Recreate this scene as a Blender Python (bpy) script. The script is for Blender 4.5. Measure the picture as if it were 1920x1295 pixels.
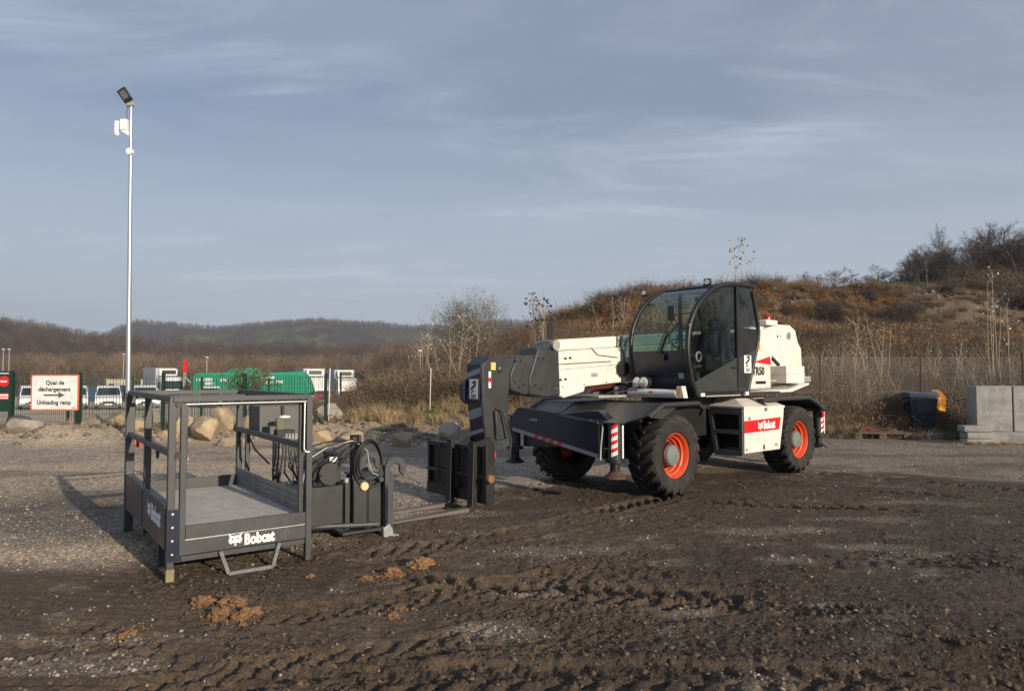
import bpy, bmesh, math, random
import numpy as np
from mathutils import Vector, Matrix, noise as mnoise
R = math.radians
PI = math.pi
for o in list(bpy.data.objects): bpy.data.objects.remove(o)
scene = bpy.context.scene
C = scene.collection

# ------------------------------------------------------------------ camera
cam = bpy.data.cameras.new('camera'); camo = bpy.data.objects.new('camera', cam); C.objects.link(camo)
camo.location = (0, 0, 1.72); camo.rotation_euler = (R(90 + 2.269), 0, 0)
cam.sensor_width = 36; cam.lens = 36 * 1300 / 1920; cam.clip_end = 20000; cam.clip_start = .05
scene.camera = camo
# ------------------------------------------------------------------ light
SUN_EL = 16.5
SUN_DIR = Vector((.65, -.76, 0)).normalized()          # horizontal direction towards the sun
sun_az = math.atan2(SUN_DIR.x, SUN_DIR.y)               # clockwise from +Y
sl = bpy.data.lights.new('sun', 'SUN'); slo = bpy.data.objects.new('sun', sl); C.objects.link(slo)
sl.energy = 4.5; sl.angle = R(.6); sl.color = (1, .85, .67)
sdir = Vector((SUN_DIR.x * math.cos(R(SUN_EL)), SUN_DIR.y * math.cos(R(SUN_EL)), math.sin(R(SUN_EL))))
slo.rotation_euler = sdir.to_track_quat('Z', 'Y').to_euler()
slo.location = (20, -20, 12)
world = bpy.data.worlds.new('World'); scene.world = world; world.use_nodes = True
def build_world():
    nt = world.node_tree; n = nt.nodes; l = nt.links; n.clear()
    out = n.new('ShaderNodeOutputWorld')
    sky = n.new('ShaderNodeTexSky'); sky.sky_type = 'NISHITA'; sky.sun_disc = False
    sky.sun_elevation = R(SUN_EL); sky.sun_rotation = sun_az
    sky.air_density = 1.0; sky.dust_density = .6; sky.ozone_density = 2.0
    b1 = n.new('ShaderNodeBackground'); b1.inputs[1].default_value = .078; l.new(sky.outputs[0], b1.inputs[0])
    tc = n.new('ShaderNodeTexCoord'); sep = n.new('ShaderNodeSeparateXYZ'); l.new(tc.outputs['Generated'], sep.inputs[0])
    # project the view direction onto a flat cloud layer
    mx = n.new('ShaderNodeMath'); mx.operation = 'MAXIMUM'; mx.inputs[1].default_value = 0.0; l.new(sep.outputs[2], mx.inputs[0])
    ad = n.new('ShaderNodeMath'); ad.operation = 'ADD'; ad.inputs[1].default_value = .12; l.new(mx.outputs[0], ad.inputs[0])
    dv = n.new('ShaderNodeVectorMath'); dv.operation = 'DIVIDE'
    l.new(tc.outputs['Generated'], dv.inputs[0])
    cb = n.new('ShaderNodeCombineXYZ'); [l.new(ad.outputs[0], cb.inputs[i]) for i in range(3)]
    l.new(cb.outputs[0], dv.inputs[1])
    def layer(scale, rot, stretch, det, lo, hi, rough=.6, dist=0.0):
        mp = n.new('ShaderNodeMapping'); mp.inputs['Rotation'].default_value = (0, 0, R(rot)); mp.inputs['Scale'].default_value = (stretch, 1, 0)
        l.new(dv.outputs[0], mp.inputs[0])
        t = n.new('ShaderNodeTexNoise'); t.inputs['Scale'].default_value = scale; t.inputs['Detail'].default_value = det
        t.inputs['Roughness'].default_value = rough; t.inputs['Distortion'].default_value = dist
        l.new(mp.outputs[0], t.inputs['Vector'])
        r = n.new('ShaderNodeMapRange'); r.inputs[1].default_value = lo; r.inputs[2].default_value = hi; r.clamp = True
        r.interpolation_type = 'SMOOTHSTEP'
        l.new(t.outputs[0], r.inputs[0]); return r.outputs[0]
    a = layer(.9, 24, .5, 7, .30, .70, .55, .4)
    b = layer(2.6, 52, .38, 10, .42, .72, .62, .6)
    a1 = n.new('ShaderNodeMath'); a1.operation = 'MULTIPLY'; a1.inputs[1].default_value = .42; l.new(a, a1.inputs[0])
    b2 = n.new('ShaderNodeMath'); b2.operation = 'MULTIPLY'; b2.inputs[1].default_value = .10; l.new(b, b2.inputs[0])
    s = n.new('ShaderNodeMath'); s.operation = 'ADD'; l.new(a1.outputs[0], s.inputs[0]); l.new(b2.outputs[0], s.inputs[1])
    s2 = n.new('ShaderNodeMath'); s2.operation = 'ADD'; s2.use_clamp = True; s2.inputs[1].default_value = .30; l.new(s.outputs[0], s2.inputs[0])
    b3 = n.new('ShaderNodeBackground'); b3.inputs[0].default_value = (.51, .59, .775, 1); b3.inputs[1].default_value = .70
    m = n.new('ShaderNodeMixShader'); l.new(s2.outputs[0], m.inputs[0]); l.new(b1.outputs[0], m.inputs[1]); l.new(b3.outputs[0], m.inputs[2])
    b4 = n.new('ShaderNodeBackground'); b4.inputs[0].default_value = (.60, .675, .79, 1); b4.inputs[1].default_value = .88
    w1 = layer(2.6, 58, .36, 14, .42, .86, .68, 1.1); w2 = layer(.7, 10, .8, 4, .38, .62, .5, 0)
    wm = n.new('ShaderNodeMath'); wm.operation = 'MULTIPLY'; l.new(w1, wm.inputs[0]); l.new(w2, wm.inputs[1])
    hz = n.new('ShaderNodeMapRange'); hz.inputs[1].default_value = .0; hz.inputs[2].default_value = .34; hz.inputs[3].default_value = .95; hz.inputs[4].default_value = 0; l.new(mx.outputs[0], hz.inputs[0])
    sm = n.new('ShaderNodeMath'); sm.operation = 'ADD'; sm.use_clamp = True; l.new(wm.outputs[0], sm.inputs[0]); l.new(hz.outputs[0], sm.inputs[1])
    m2 = n.new('ShaderNodeMixShader'); l.new(sm.outputs[0], m2.inputs[0]); l.new(m.outputs[0], m2.inputs[1]); l.new(b4.outputs[0], m2.inputs[2])
    l.new(m2.outputs[0], out.inputs[0])
build_world()
scene.view_settings.view_transform = 'Standard'; scene.view_settings.look = 'None'
scene.view_settings.exposure = 0.18; scene.view_settings.gamma = 1.0
scene.render.engine = 'CYCLES'
scene.cycles.transparent_max_bounces = 16; scene.cycles.max_bounces = 6

# ------------------------------------------------------------------ materials
MATS = {}
def mat(name, col, rough=.6, metal=0.0, var=.15, vscale=6.0, bump=0.0, bscale=40.0, dirt=0.0, dcol=(.16, .125, .085), spec=.5, obj=True, rnd=0.0, coat=0.0, dscale=2.6):
    m = bpy.data.materials.new(name); m.use_nodes = True; nt = m.node_tree; n = nt.nodes; l = nt.links
    p = n['Principled BSDF']; p.inputs['Roughness'].default_value = rough; p.inputs['Metallic'].default_value = metal
    p.inputs['Specular IOR Level'].default_value = spec; p.inputs['Coat Weight'].default_value = coat
    tc = n.new('ShaderNodeTexCoord')
    t = n.new('ShaderNodeTexNoise'); t.inputs['Scale'].default_value = vscale; t.inputs['Detail'].default_value = 6
    l.new(tc.outputs['Object'], t.inputs['Vector'])
    r = n.new('ShaderNodeMapRange'); r.inputs[1].default_value = .3; r.inputs[2].default_value = .7
    r.inputs[3].default_value = 1 - var; r.inputs[4].default_value = 1 + var; l.new(t.outputs[0], r.inputs[0])
    mu = n.new('ShaderNodeMix'); mu.data_type = 'RGBA'; mu.blend_type = 'MULTIPLY'; mu.inputs[0].default_value = 1
    mu.inputs[6].default_value = (*col, 1); l.new(r.outputs[0], mu.inputs[7]); last = mu.outputs[2]
    if rnd:
        oi = n.new('ShaderNodeObjectInfo'); rr = n.new('ShaderNodeMapRange'); rr.inputs[3].default_value = 1 - rnd; rr.inputs[4].default_value = 1 + rnd
        l.new(oi.outputs['Random'], rr.inputs[0]); m2 = n.new('ShaderNodeMix'); m2.data_type = 'RGBA'; m2.blend_type = 'MULTIPLY'; m2.inputs[0].default_value = 1
        l.new(last, m2.inputs[6]); l.new(rr.outputs[0], m2.inputs[7]); last = m2.outputs[2]
    if dirt:
        t2 = n.new('ShaderNodeTexNoise'); t2.inputs['Scale'].default_value = dscale; t2.inputs['Detail'].default_value = 12; t2.inputs['Roughness'].default_value = .72
        l.new(tc.outputs['Object'], t2.inputs['Vector'])
        r2 = n.new('ShaderNodeMapRange'); r2.inputs[1].default_value = .47; r2.inputs[2].default_value = .72; r2.inputs[4].default_value = dirt
        l.new(t2.outputs[0], r2.inputs[0])
        m3 = n.new('ShaderNodeMix'); m3.data_type = 'RGBA'; l.new(r2.outputs[0], m3.inputs[0]); l.new(last, m3.inputs[6]); m3.inputs[7].default_value = (*dcol, 1); last = m3.outputs[2]
        r3 = n.new('ShaderNodeMapRange'); r3.inputs[3].default_value = rough; r3.inputs[4].default_value = .9; l.new(r2.outputs[0], r3.inputs[0]); l.new(r3.outputs[0], p.inputs['Roughness'])
    l.new(last, p.inputs['Base Color'])
    if bump:
        t3 = n.new('ShaderNodeTexNoise'); t3.inputs['Scale'].default_value = bscale; t3.inputs['Detail'].default_value = 5
        l.new(tc.outputs['Object'], t3.inputs['Vector'])
        b = n.new('ShaderNodeBump'); b.inputs['Strength'].default_value = bump; b.inputs['Distance'].default_value = .01
        l.new(t3.outputs[0], b.inputs['Height']); l.new(b.outputs[0], p.inputs['Normal'])
    MATS[name] = m; return m
def emit_none(): pass
white = mat('white_paint', (.76, .72, .65), .42, dirt=.55, dcol=(.40, .34, .26), var=.05, coat=.15, dscale=5)
white_clean = mat('white_plastic', (.75, .76, .76), .4, var=.03)
navy = mat('navy_paint', (.012, .018, .036), .33, dirt=.2, dcol=(.045, .045, .045), var=.1)
dgrey = mat('dark_grey_paint', (.034, .037, .038), .42, dirt=.35, dcol=(.075, .07, .06), var=.12)
bgrey = mat('platform_grey_paint', (.048, .052, .054), .45, dirt=.4, dcol=(.09, .086, .078), var=.14, bump=.05, bscale=60, dscale=5)
lgrey = mat('light_grey_paint', (.33, .33, .32), .45, dirt=.4, var=.1)
mgrey = mat('mid_grey_plastic', (.12, .12, .115), .6, dirt=.4, var=.1)
black = mat('black_plastic', (.012, .012, .013), .42, dirt=.25, dcol=(.05, .045, .04))
blacks = mat('black_steel', (.008, .008, .009), .5, dirt=.4, dcol=(.035, .03, .025), bump=.2, bscale=30)
rubber = mat('tyre_rubber', (.014, .014, .014), .7, dirt=.9, dcol=(.062, .046, .033), bump=.25, bscale=25, dscale=4)
hose = mat('hose_rubber', (.014, .014, .014), .5, var=.1)
hosel = mat('pale_cable', (.45, .45, .42), .5)
orange = mat('orange_rim_paint', (.78, .085, .02), .45, dirt=.85, dcol=(.17, .075, .04), var=.08, dscale=8)
hubgrey = mat('hub_grey', (.16, .19, .19), .5, dirt=.5, bump=.2)
red = mat('red_decal', (.72, .012, .015), .4, var=.05)
deepred = mat('beacon_red', (.35, .01, .015), .25)
decal = mat('white_decal', (.82, .82, .80), .5, var=.05)
decalg = mat('grey_reflective_stripe', (.30, .31, .31), .5, dirt=.4)
ghost = mat('faded_lettering', (.006, .008, .018), .25)
yellow = mat('yellow_label', (.75, .50, .14), .5, var=.1)
orangep = mat('orange_plastic', (.75, .12, .03), .5)
yellowp = mat('yellow_plastic', (.80, .36, .03), .5, dirt=.2)
chrome = mat('bright_steel', (.30, .30, .29), .42, 1.0, var=.1, bump=.05)
galv = mat('galvanised_steel', (.50, .52, .53), .38, .8, var=.12, vscale=20)
alu = mat('chequer_aluminium', (.25, .25, .245), .42, .6, dirt=.5, dcol=(.16, .145, .12))
rust = mat('rusty_steel', (.085, .045, .028), .8, dirt=.5, dcol=(.09, .06, .04), bump=.3)
floorm = mat('worn_plywood_floor', (.44, .415, .365), .75, dirt=.7, dcol=(.29, .27, .23), var=.15, bump=.1, vscale=14)
lamp_glass = mat('lamp_lens', (.65, .66, .64), .12, .3)
fgreen = mat('green_fence_paint', (.008, .032, .020), .5, var=.1)
signw = mat('sign_white', (.74, .73, .70), .5, dirt=.15, dcol=(.5, .47, .42))
signb = mat('sign_black', (.02, .02, .02), .5)
signg = mat('sign_grey', (.10, .10, .10), .5)
signr = mat('sign_red_border', (.62, .12, .05), .5)
concrete = mat('weathered_concrete', (.31, .305, .29), .9, dirt=.95, dcol=(.12, .115, .105), var=.16, bump=.5, bscale=30, dscale=1.8)
concrete2 = mat('grey_kerbstone_concrete', (.27, .265, .25), .9, dirt=.3, dcol=(.15, .14, .12), var=.2, bump=.6, bscale=40, rnd=.15)
wood = mat('old_pallet_wood', (.11, .082, .06), .85, dirt=.5, dcol=(.05, .04, .03), var=.25, bump=.3, rnd=.25)
binm = mat('dark_blue_bin_plastic', (.012, .018, .035), .4, dirt=.1)
binl = mat('bin_lid_blue_grey', (.055, .075, .115), .4, dirt=.1)
rocky = mat('sandy_boulder', (.36, .285, .185), .9, dirt=.75, dcol=(.20, .155, .10), var=.22, bump=.9, bscale=14, rnd=.12)
rockg = mat('grey_boulder', (.30, .27, .23), .9, dirt=.5, dcol=(.18, .15, .11), var=.25, bump=.9, bscale=14)
rockd = mat('dark_boulder', (.05, .052, .055), .8, dirt=.4, bump=.8, bscale=14)
clay = mat('orange_clay', (.22, .122, .056), .95, dirt=1.0, dcol=(.10, .06, .035), var=.3, vscale=30, bump=1.0, bscale=60)
bark = mat('grey_brown_bark', (.075, .062, .052), .9, var=.25, rnd=.25)
twig = mat('brown_twigs', (.115, .088, .068), .9, var=.25, rnd=.3)
twigd = mat('dark_twigs', (.060, .045, .036), .9, var=.3, rnd=.3)
twigp = mat('pale_stems', (.33, .27, .19), .8, var=.2, rnd=.2)
grassd = mat('dry_grass', (.36, .27, .15), .8, var=.25, rnd=.3)
scrubm = mat('dry_scrub', (.17, .122, .075), .85, var=.3, rnd=.38)
rustl = mat('rust_leaves', (.30, .14, .045), .75, var=.3, rnd=.35)
greenl = mat('green_weeds', (.075, .095, .032), .7, var=.3, rnd=.35)
willow = mat('grey_green_leaves', (.19, .175, .105), .75, var=.25, rnd=.2)
seed = mat('pale_seed_heads', (.62, .56, .44), .8, var=.15)
podm = mat('dark_pods', (.05, .042, .038), .8, var=.15)
farwood = mat('winter_woodland', (.088, .062, .052), .95, var=.35, vscale=.05, rnd=.3)
vanw = mat('van_white', (.74, .75, .75), .3, var=.03, coat=.4)
vblack = mat('vehicle_black', (.015, .015, .016), .4)
vglass = mat('vehicle_glass', (.02, .03, .035), .25, spec=.3)
vgreen = mat('truck_green', (.01, .28, .16), .45, dirt=.15, dcol=(.4, .45, .42))
vblue = mat('skip_blue', (.025, .075, .18), .5, dirt=.3)
vred = mat('car_red', (.35, .01, .03), .3, coat=.4)
cream = mat('cream_container', (.60, .55, .42), .5, dirt=.3)
boxgrey = mat('trailer_grey', (.38, .40, .42), .5, dirt=.2)
roofm = mat('roof_tile_red', (.38, .17, .10), .8)
housem = mat('house_plaster', (.60, .48, .38), .8)
def glass_mat(name, tint, spec_mix=1.0):
    m = bpy.data.materials.new(name); m.use_nodes = True; n = m.node_tree.nodes; l = m.node_tree.links
    n.remove(n['Principled BSDF']); out = n['Material Output']
    tr = n.new('ShaderNodeBsdfTransparent'); tr.inputs[0].default_value = (*tint, 1)
    gl = n.new('ShaderNodeBsdfGlossy'); gl.inputs['Roughness'].default_value = .03
    lw = n.new('ShaderNodeLayerWeight'); lw.inputs[0].default_value = .5; pw = n.new('ShaderNodeMath'); pw.operation = 'POWER'; pw.inputs[1].default_value = 4.2; l.new(lw.outputs['Facing'], pw.inputs[0]); fr = n.new('ShaderNodeMapRange'); fr.inputs[3].default_value = .045; fr.inputs[4].default_value = 1.0; l.new(pw.outputs[0], fr.inputs[0])
    tt = n.new('ShaderNodeTexNoise'); tt.inputs['Scale'].default_value = 3
    mx = n.new('ShaderNodeMixShader'); l.new(fr.outputs[0], mx.inputs[0]); l.new(tr.outputs[0], mx.inputs[1]); l.new(gl.outputs[0], mx.inputs[2])
    l.new(mx.outputs[0], out.inputs[0]); return m
glassw = glass_mat('windscreen_glass', (.82, .92, .90))
glassd = glass_mat('tinted_door_glass', (.42, .48, .46))

# ------------------------------------------------------------------ mesh helpers
class MB:
    def __init__(s): s.v = []; s.f = []; s.m = []
    def add(s, vs, fs, mi=0):
        b = len(s.v); s.v += [tuple(p) for p in vs]; s.f += [tuple(i + b for i in f) for f in fs]; s.m += [mi] * len(fs); return s
    def box(s, a, b, M=None, mi=0):
        x0, y0, z0 = a; x1, y1, z1 = b
        vs = [Vector(p) for p in ((x0,y0,z0),(x1,y0,z0),(x1,y1,z0),(x0,y1,z0),(x0,y0,z1),(x1,y0,z1),(x1,y1,z1),(x0,y1,z1))]
        if M: vs = [M @ p for p in vs]
        return s.add(vs, [(0,3,2,1),(4,5,6,7),(0,1,5,4),(1,2,6,5),(2,3,7,6),(3,0,4,7)], mi)
    def bar(s, p, q, w, h=None, up=(0,0,1), mi=0):          # rectangular bar between two points
        p = Vector(p); q = Vector(q); h = h or w; d = (q - p).normalized(); up = Vector(up)
        if abs(d.dot(up)) > .98: up = Vector((1,0,0))
        x = d.cross(up).normalized(); y = x.cross(d)
        vs = [c + x*i*w/2 + y*j*h/2 for c in (p, q) for i, j in ((-1,-1),(1,-1),(1,1),(-1,1))]
        return s.add(vs, [(0,1,2,3),(7,6,5,4),(0,4,5,1),(1,5,6,2),(2,6,7,3),(3,7,4,0)], mi)
    def tube(s, pts, r, n=8, closed=False, caps=True, mi=0):
        pts = [Vector(p) for p in pts]; N = len(pts); rs = r if isinstance(r, (list, tuple)) else [r]*N
        vs = []; prev = None
        for i, p in enumerate(pts):
            if closed: d = pts[(i+1) % N] - pts[i-1]
            else: d = pts[min(i+1, N-1)] - pts[max(i-1, 0)]
            d = d.normalized() if d.length > 1e-9 else Vector((0,0,1))
            if prev is None:
                a = Vector((0,0,1)) if abs(d.z) < .9 else Vector((1,0,0)); x = d.cross(a).normalized()
            else:
                x = (prev - d*prev.dot(d)); x = x.normalized() if x.length > 1e-6 else d.orthogonal().normalized()
            prev = x; y = d.cross(x)
            vs += [p + (x*math.cos(2*PI*k/n) + y*math.sin(2*PI*k/n))*rs[i] for k in range(n)]
        fs = []
        for i in range(N if closed else N-1):
            j = (i+1) % N
            fs += [(i*n+k, i*n+(k+1) % n, j*n+(k+1) % n, j*n+k) for k in range(n)]
        if caps and not closed: fs += [tuple(range(n))[::-1], tuple((N-1)*n+k for k in range(n))]
        return s.add(vs, fs, mi)
    def cyl(s, p, q, r, n=20, r2=None, mi=0): return s.tube([p, q], [r, r if r2 is None else r2], n, mi=mi)
    def prism(s, poly, a, b, ax='y', mi=0):                 # polygon in (x,z) extruded along y (ax='y'), or (y,z) along x, or (x,y) along z
        def P(u, v, w): return {'y': (u, w, v), 'x': (w, u, v), 'z': (u, v, w)}[ax]
        n = len(poly); vs = [P(u, v, a) for u, v in poly] + [P(u, v, b) for u, v in poly]
        fs = [tuple(range(n)), tuple(range(2*n-1, n-1, -1))] + [(i, n+i, n+(i+1) % n, (i+1) % n) for i in range(n)]
        return s.add(vs, fs, mi)
    def lathe(s, prof, c=(0,0,0), axis='y', n=32, mi=0):    # prof of (radius, along)
        vs = []
        for r, a in prof:
            for k in range(n):
                u = r*math.cos(2*PI*k/n); v = r*math.sin(2*PI*k/n)
                p = {'y': (u, a, v), 'x': (a, u, v), 'z': (u, v, a)}[axis]
                vs.append((p[0]+c[0], p[1]+c[1], p[2]+c[2]))
        fs = [(i*n+k, i*n+(k+1) % n, (i+1)*n+(k+1) % n, (i+1)*n+k) for i in range(len(prof)-1) for k in range(n)]
        return s.add(vs, fs, mi)
    def strip(s, A, B, mi=0):                               # surface between two point rows
        n = len(A); return s.add(list(A)+list(B), [(i, i+1, n+i+1, n+i) for i in range(n-1)], mi)
    def mesh(s, name, mats, smooth=None):
        me = bpy.data.meshes.new(name); me.from_pydata(s.v, [], s.f)
        for m in (mats if isinstance(mats, (list, tuple)) else [mats]): me.materials.append(m)
        if max(s.m or [0]) > 0: me.polygons.foreach_set('material_index', s.m)
        bm = bmesh.new(); bm.from_mesh(me); bmesh.ops.recalc_face_normals(bm, faces=bm.faces); bm.to_mesh(me); bm.free()
        if smooth is not None:
            me.polygons.foreach_set('use_smooth', [True]*len(me.polygons)); me.set_sharp_from_angle(angle=R(smooth))
        me.update(); return me
    def build(s, name, mats, parent=None, smooth=35, bevel=0, loc=None, rot=None, label=None):
        o = bpy.data.objects.new(name, s.mesh(name, mats, smooth)); C.objects.link(o)
        if parent: o.parent = parent
        if loc: o.location = loc
        if rot: o.rotation_euler = rot
        if bevel:
            b = o.modifiers.new('bevel', 'BEVEL'); b.width = bevel; b.segments = 2; b.limit_method = 'ANGLE'; b.angle_limit = R(40)
        if label: o['label'] = label
        return o
def tag(o, label, cat, group=None, kind=None):
    if label: o['label'] = label
    if cat: o['category'] = cat
    if group: o['group'] = group
    if kind: o['kind'] = kind
    return o
def thing(name, label, cat, loc=(0,0,0), rz=0, group=None):
    o = bpy.data.objects.new(name, None); C.objects.link(o); o.location = loc; o.rotation_euler = (0,0,rz); o.empty_display_size = .2
    return tag(o, label, cat, group)
def copy_tree(o, parent=None):
    c = o.copy(); C.objects.link(c)
    if parent: c.parent = parent
    for ch in list(o.children): copy_tree(ch, c)
    return c
def text(name, s, size, M, m, parent, bold=0.0, ext=.0012, align='LEFT', sx=1.0):
    cu = bpy.data.curves.new(name, 'FONT'); cu.body = s; cu.size = size; cu.extrude = ext; cu.offset = bold; cu.align_x = align; cu.resolution_u = 3
    to = bpy.data.objects.new(name+'_tmp', cu); C.objects.link(to)
    bpy.context.view_layer.update()
    me = bpy.data.meshes.new_from_object(to.evaluated_get(bpy.context.evaluated_depsgraph_get()))
    bpy.data.objects.remove(to)
    me.transform(M @ Matrix.Diagonal((sx, 1, 1, 1)))
    me.materials.clear(); me.materials.append(m)
    o = bpy.data.objects.new(name, me); C.objects.link(o); o.parent = parent; return o
def frame(origin, right, up):                               # matrix: x=right, y=up, z=normal
    r = Vector(right).normalized(); u = Vector(up).normalized(); nrm = r.cross(u)
    M = Matrix.Identity(4)
    for i in range(3): M[i][0] = r[i]; M[i][1] = u[i]; M[i][2] = nrm[i]; M[i][3] = origin[i]
    return M
def flat(name, polys, M, m, parent, th=.0015):
    b = MB()
    for poly in polys: b.prism(poly, 0, th, 'z')
    b.v = [tuple(M @ Vector(p)) for p in b.v]
    return b.build(name, m, parent, smooth=None)
# stylised cat head emblem (unit square, about 1 wide)
CAT = [[(0,1.0),(.04,.80),(.12,.68),(.10,.58),(0,.46),(.09,.46),(.0,.32),(.12,.35),(.04,.18),(.18,.25),(.15,.10),(.28,.20),(.36,.24),(.40,.14),(.50,.20),(.60,.14),(.64,.24),(.72,.20),(.85,.10),(.82,.25),(.96,.18),(.88,.35),(1.0,.32),
        (.91,.46),(1.0,.46),(.90,.58),(.88,.68),(.96,.80),(1.0,1.0),(.82,.80),(.66,.74),(.50,.76),(.34,.74),(.18,.80)], [(.41,.0),(.59,.0),(.57,.09),(.43,.09)]]
CATEYES = [[(.20,.60),(.40,.50),(.38,.43),(.27,.46)], [(.80,.60),(.60,.50),(.62,.43),(.73,.46)]]
def cat(M, size, m, meye, parent):
    S = Matrix.Diagonal((size, size*.95, 1, 1))
    flat('emblem', [q for q in CAT], M @ S, m, parent)
    flat('emblem_eyes', CATEYES, M @ Matrix.Translation((0, 0, .0018)) @ S, meye, parent)

# ------------------------------------------------------------------ terrain
def hsh(ix, iy, seed):
    h = (ix.astype(np.int64)*374761393 + iy.astype(np.int64)*668265263 + seed*974634777) & 0x7fffffff
    h = ((h ^ (h >> 13)) * 1274126177) & 0x7fffffff
    return ((h ^ (h >> 16)) & 0xffff) / 65535.0
def vn(x, y, seed=0):
    ix = np.floor(x); iy = np.floor(y); fx = x-ix; fy = y-iy; fx = fx*fx*(3-2*fx); fy = fy*fy*(3-2*fy)
    a = hsh(ix, iy, seed); b = hsh(ix+1, iy, seed); c = hsh(ix, iy+1, seed); d = hsh(ix+1, iy+1, seed)
    return (a*(1-fx)+b*fx)*(1-fy) + (c*(1-fx)+d*fx)*fy
def fbm(x, y, seed=0, o=4, g=.5):
    s = 0; a = 1; t = 0
    for i in range(o):
        s = s + a*vn(x*2**i + i*17.3, y*2**i - i*9.1, seed+i); t += a; a *= g
    return s/t
def sst(x, a, b): t = np.clip((x-a)/(b-a), 0, 1); return t*t*(3-2*t)
def macro(x, y):
    lot = -np.interp(y, [19, 57, 110, 200, 420, 6000], [0, 1.3, 2.35, 4, 5, 8])
    crest = np.interp(x, [-9, -7, -5, -3, -.35, 3, 6.6, 8.3, 11.4, 15, 25, 35, 90], [0, .3, 1.0, 2.2, 3.7, 5.2, 6.4, 6.8, 6.6, 6.2, 5.6, 5.2, 5.4])
    prof = np.interp(y, [18.8, 20, 24, 30, 38, 46, 52, 90, 200, 400], [0, .08, .27, .46, .60, .93, .97, .9, .9, .5])
    xr = x
    emb = crest*prof
    # rubble mounds on the terrace
    for mx, my, mr, mh in ((20.5, 43, 5.0, 1.4), (25.6, 42, 3.6, 1.55), (30.2, 42, 3.6, 1.7), (15.5, 44, 4.5, 1.1), (35, 42, 3.5, 1.4), (9, 41, 4, .9)):
        emb = emb + mh*np.exp(-(((x-mx)/mr)**2 + ((y-my)/(mr*.8))**2)**1.2)*1.0
    w = sst(x + (y-20)*.18, -7.6, -3.8)
    z = w*emb + (1-w)*lot
    z = z + .75*np.exp(-((y-22.5)/2.6)**2)*sst(x, -6.3, -3.6)*(1-sst(x, -1, 2))
    z = z + .28*np.exp(-((y-18.6)/1.0)**2)*(1-sst(x, -5, -2))*sst(x, -30, -12)*(.5+vn(x*.9, y*.7, 31))
    z = z + .34*np.exp(-(((x+11.3)/1.9)**2 + ((y-17.2)/.8)**2))
    rid = np.interp(x, [5, 20, 34, 41, 50, 57, 70, 100, 400], [2, 8, 12.0, 13.2, 14.6, 14.8, 14.2, 15, 20])*sst(y, 58, 100)
    rid = rid*(1-.5*sst(y, 250, 450))
    z = np.maximum(z, np.where(x > 5, rid, -99))
    return z
MUDL = ([-30, -6, -3.7, -2.4, -1.6, 0, 3, 5.7, 7.5, 10, 16, 40], [4.8, 5.75, 6.1, 6.7, 7.8, 10.3, 12.2, 12.6, 11.2, 9.6, 8.0, 6])
GP = [(.35, 6.85, .75, .25), (-2.6, 4.15, .55, .14), (-.1, 4.75, .35, .16), (1.3, 5.1, .35, .12), (2.9, 7.6, .9, .18), (2.5, 6.4, .35, .2), (3.9, 8.2, .8, .2), (-1.35, 6.55, .18, .1), (5.5, 9.2, 1.0, .25), (-.6, 8.8, .8, .3), (-3.0, 4.6, .9, .08), (.2, 5.6, .5, .07), (3.6, 6.9, .5, .12)]
def gravelmask(x, y):
    n = fbm(x*.9, y*1.4, 5, 5)
    d = y - np.interp(x, *MUDL) + (n-.5)*2.2
    g = sst(d, -.35, .55)
    n2 = fbm(x*2.2+3, y*3+8, 15, 4)
    for gx, gy, sx, sy in GP:
        e = ((x-gx)/sx)**2 + ((y-gy)/sy)**2
        g = np.maximum(g, .85*np.clip(1.25-e*.8+(n2-.5)*2.6, 0, 1)*np.exp(-e*.3))
    g = np.maximum(g, .55*sst(n2, .62, .78))
    # mud carried into the gravel behind the platform and the machine
    g = g*(1-.45*sst(fbm(x*.5+9, y*1.1, 44, 4), .52, .68)*sst(y, 6, 9))
    return g
TRK = [  # x0 y0 x1 y1 width pitch depth slant curvature
    (-5.5, 3.4, .8, 6.0, .42, .19, .032, .9, .01), (-4.6, 2.6, 2.0, 5.3, .42, .19, .032, -.9, .01), (-1.0, 5.75, 1.9, 5.35, .46, .19, .050, .7, -.03),
    (-1.2, 3.75, 2.4, 4.05, .5, .20, .034, .6, .03), (2.0, 5.2, 3.9, 5.1, .22, .085, .032, .3, 0), (2.5, 9.8, -1.9, 6.3, .46, .2, .04, .8, .01),
    (1.0, 11.0, -2.5, 8.0, .46, .2, .03, .8, 0), (5.0, 12.0, 10.5, 9.0, .30, .2, .05, -.8, -.03), (2.4, 9.4, 8.5, 7.6, .30, .2, .045, .8, -.03), (3.6, 10.8, 9.5, 8.4, .40, .2, .028, .8, -.03),
    (1.7, 7.4, 7.0, 5.4, .46, .2, .016, -.8, -.05), (.8, 6.3, 6.0, 6.4, .5, .16, .014, .4, .05), (-3.5, 5.2, -1.0, 3.2, .4, .2, .03, .7, 0)]
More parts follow.
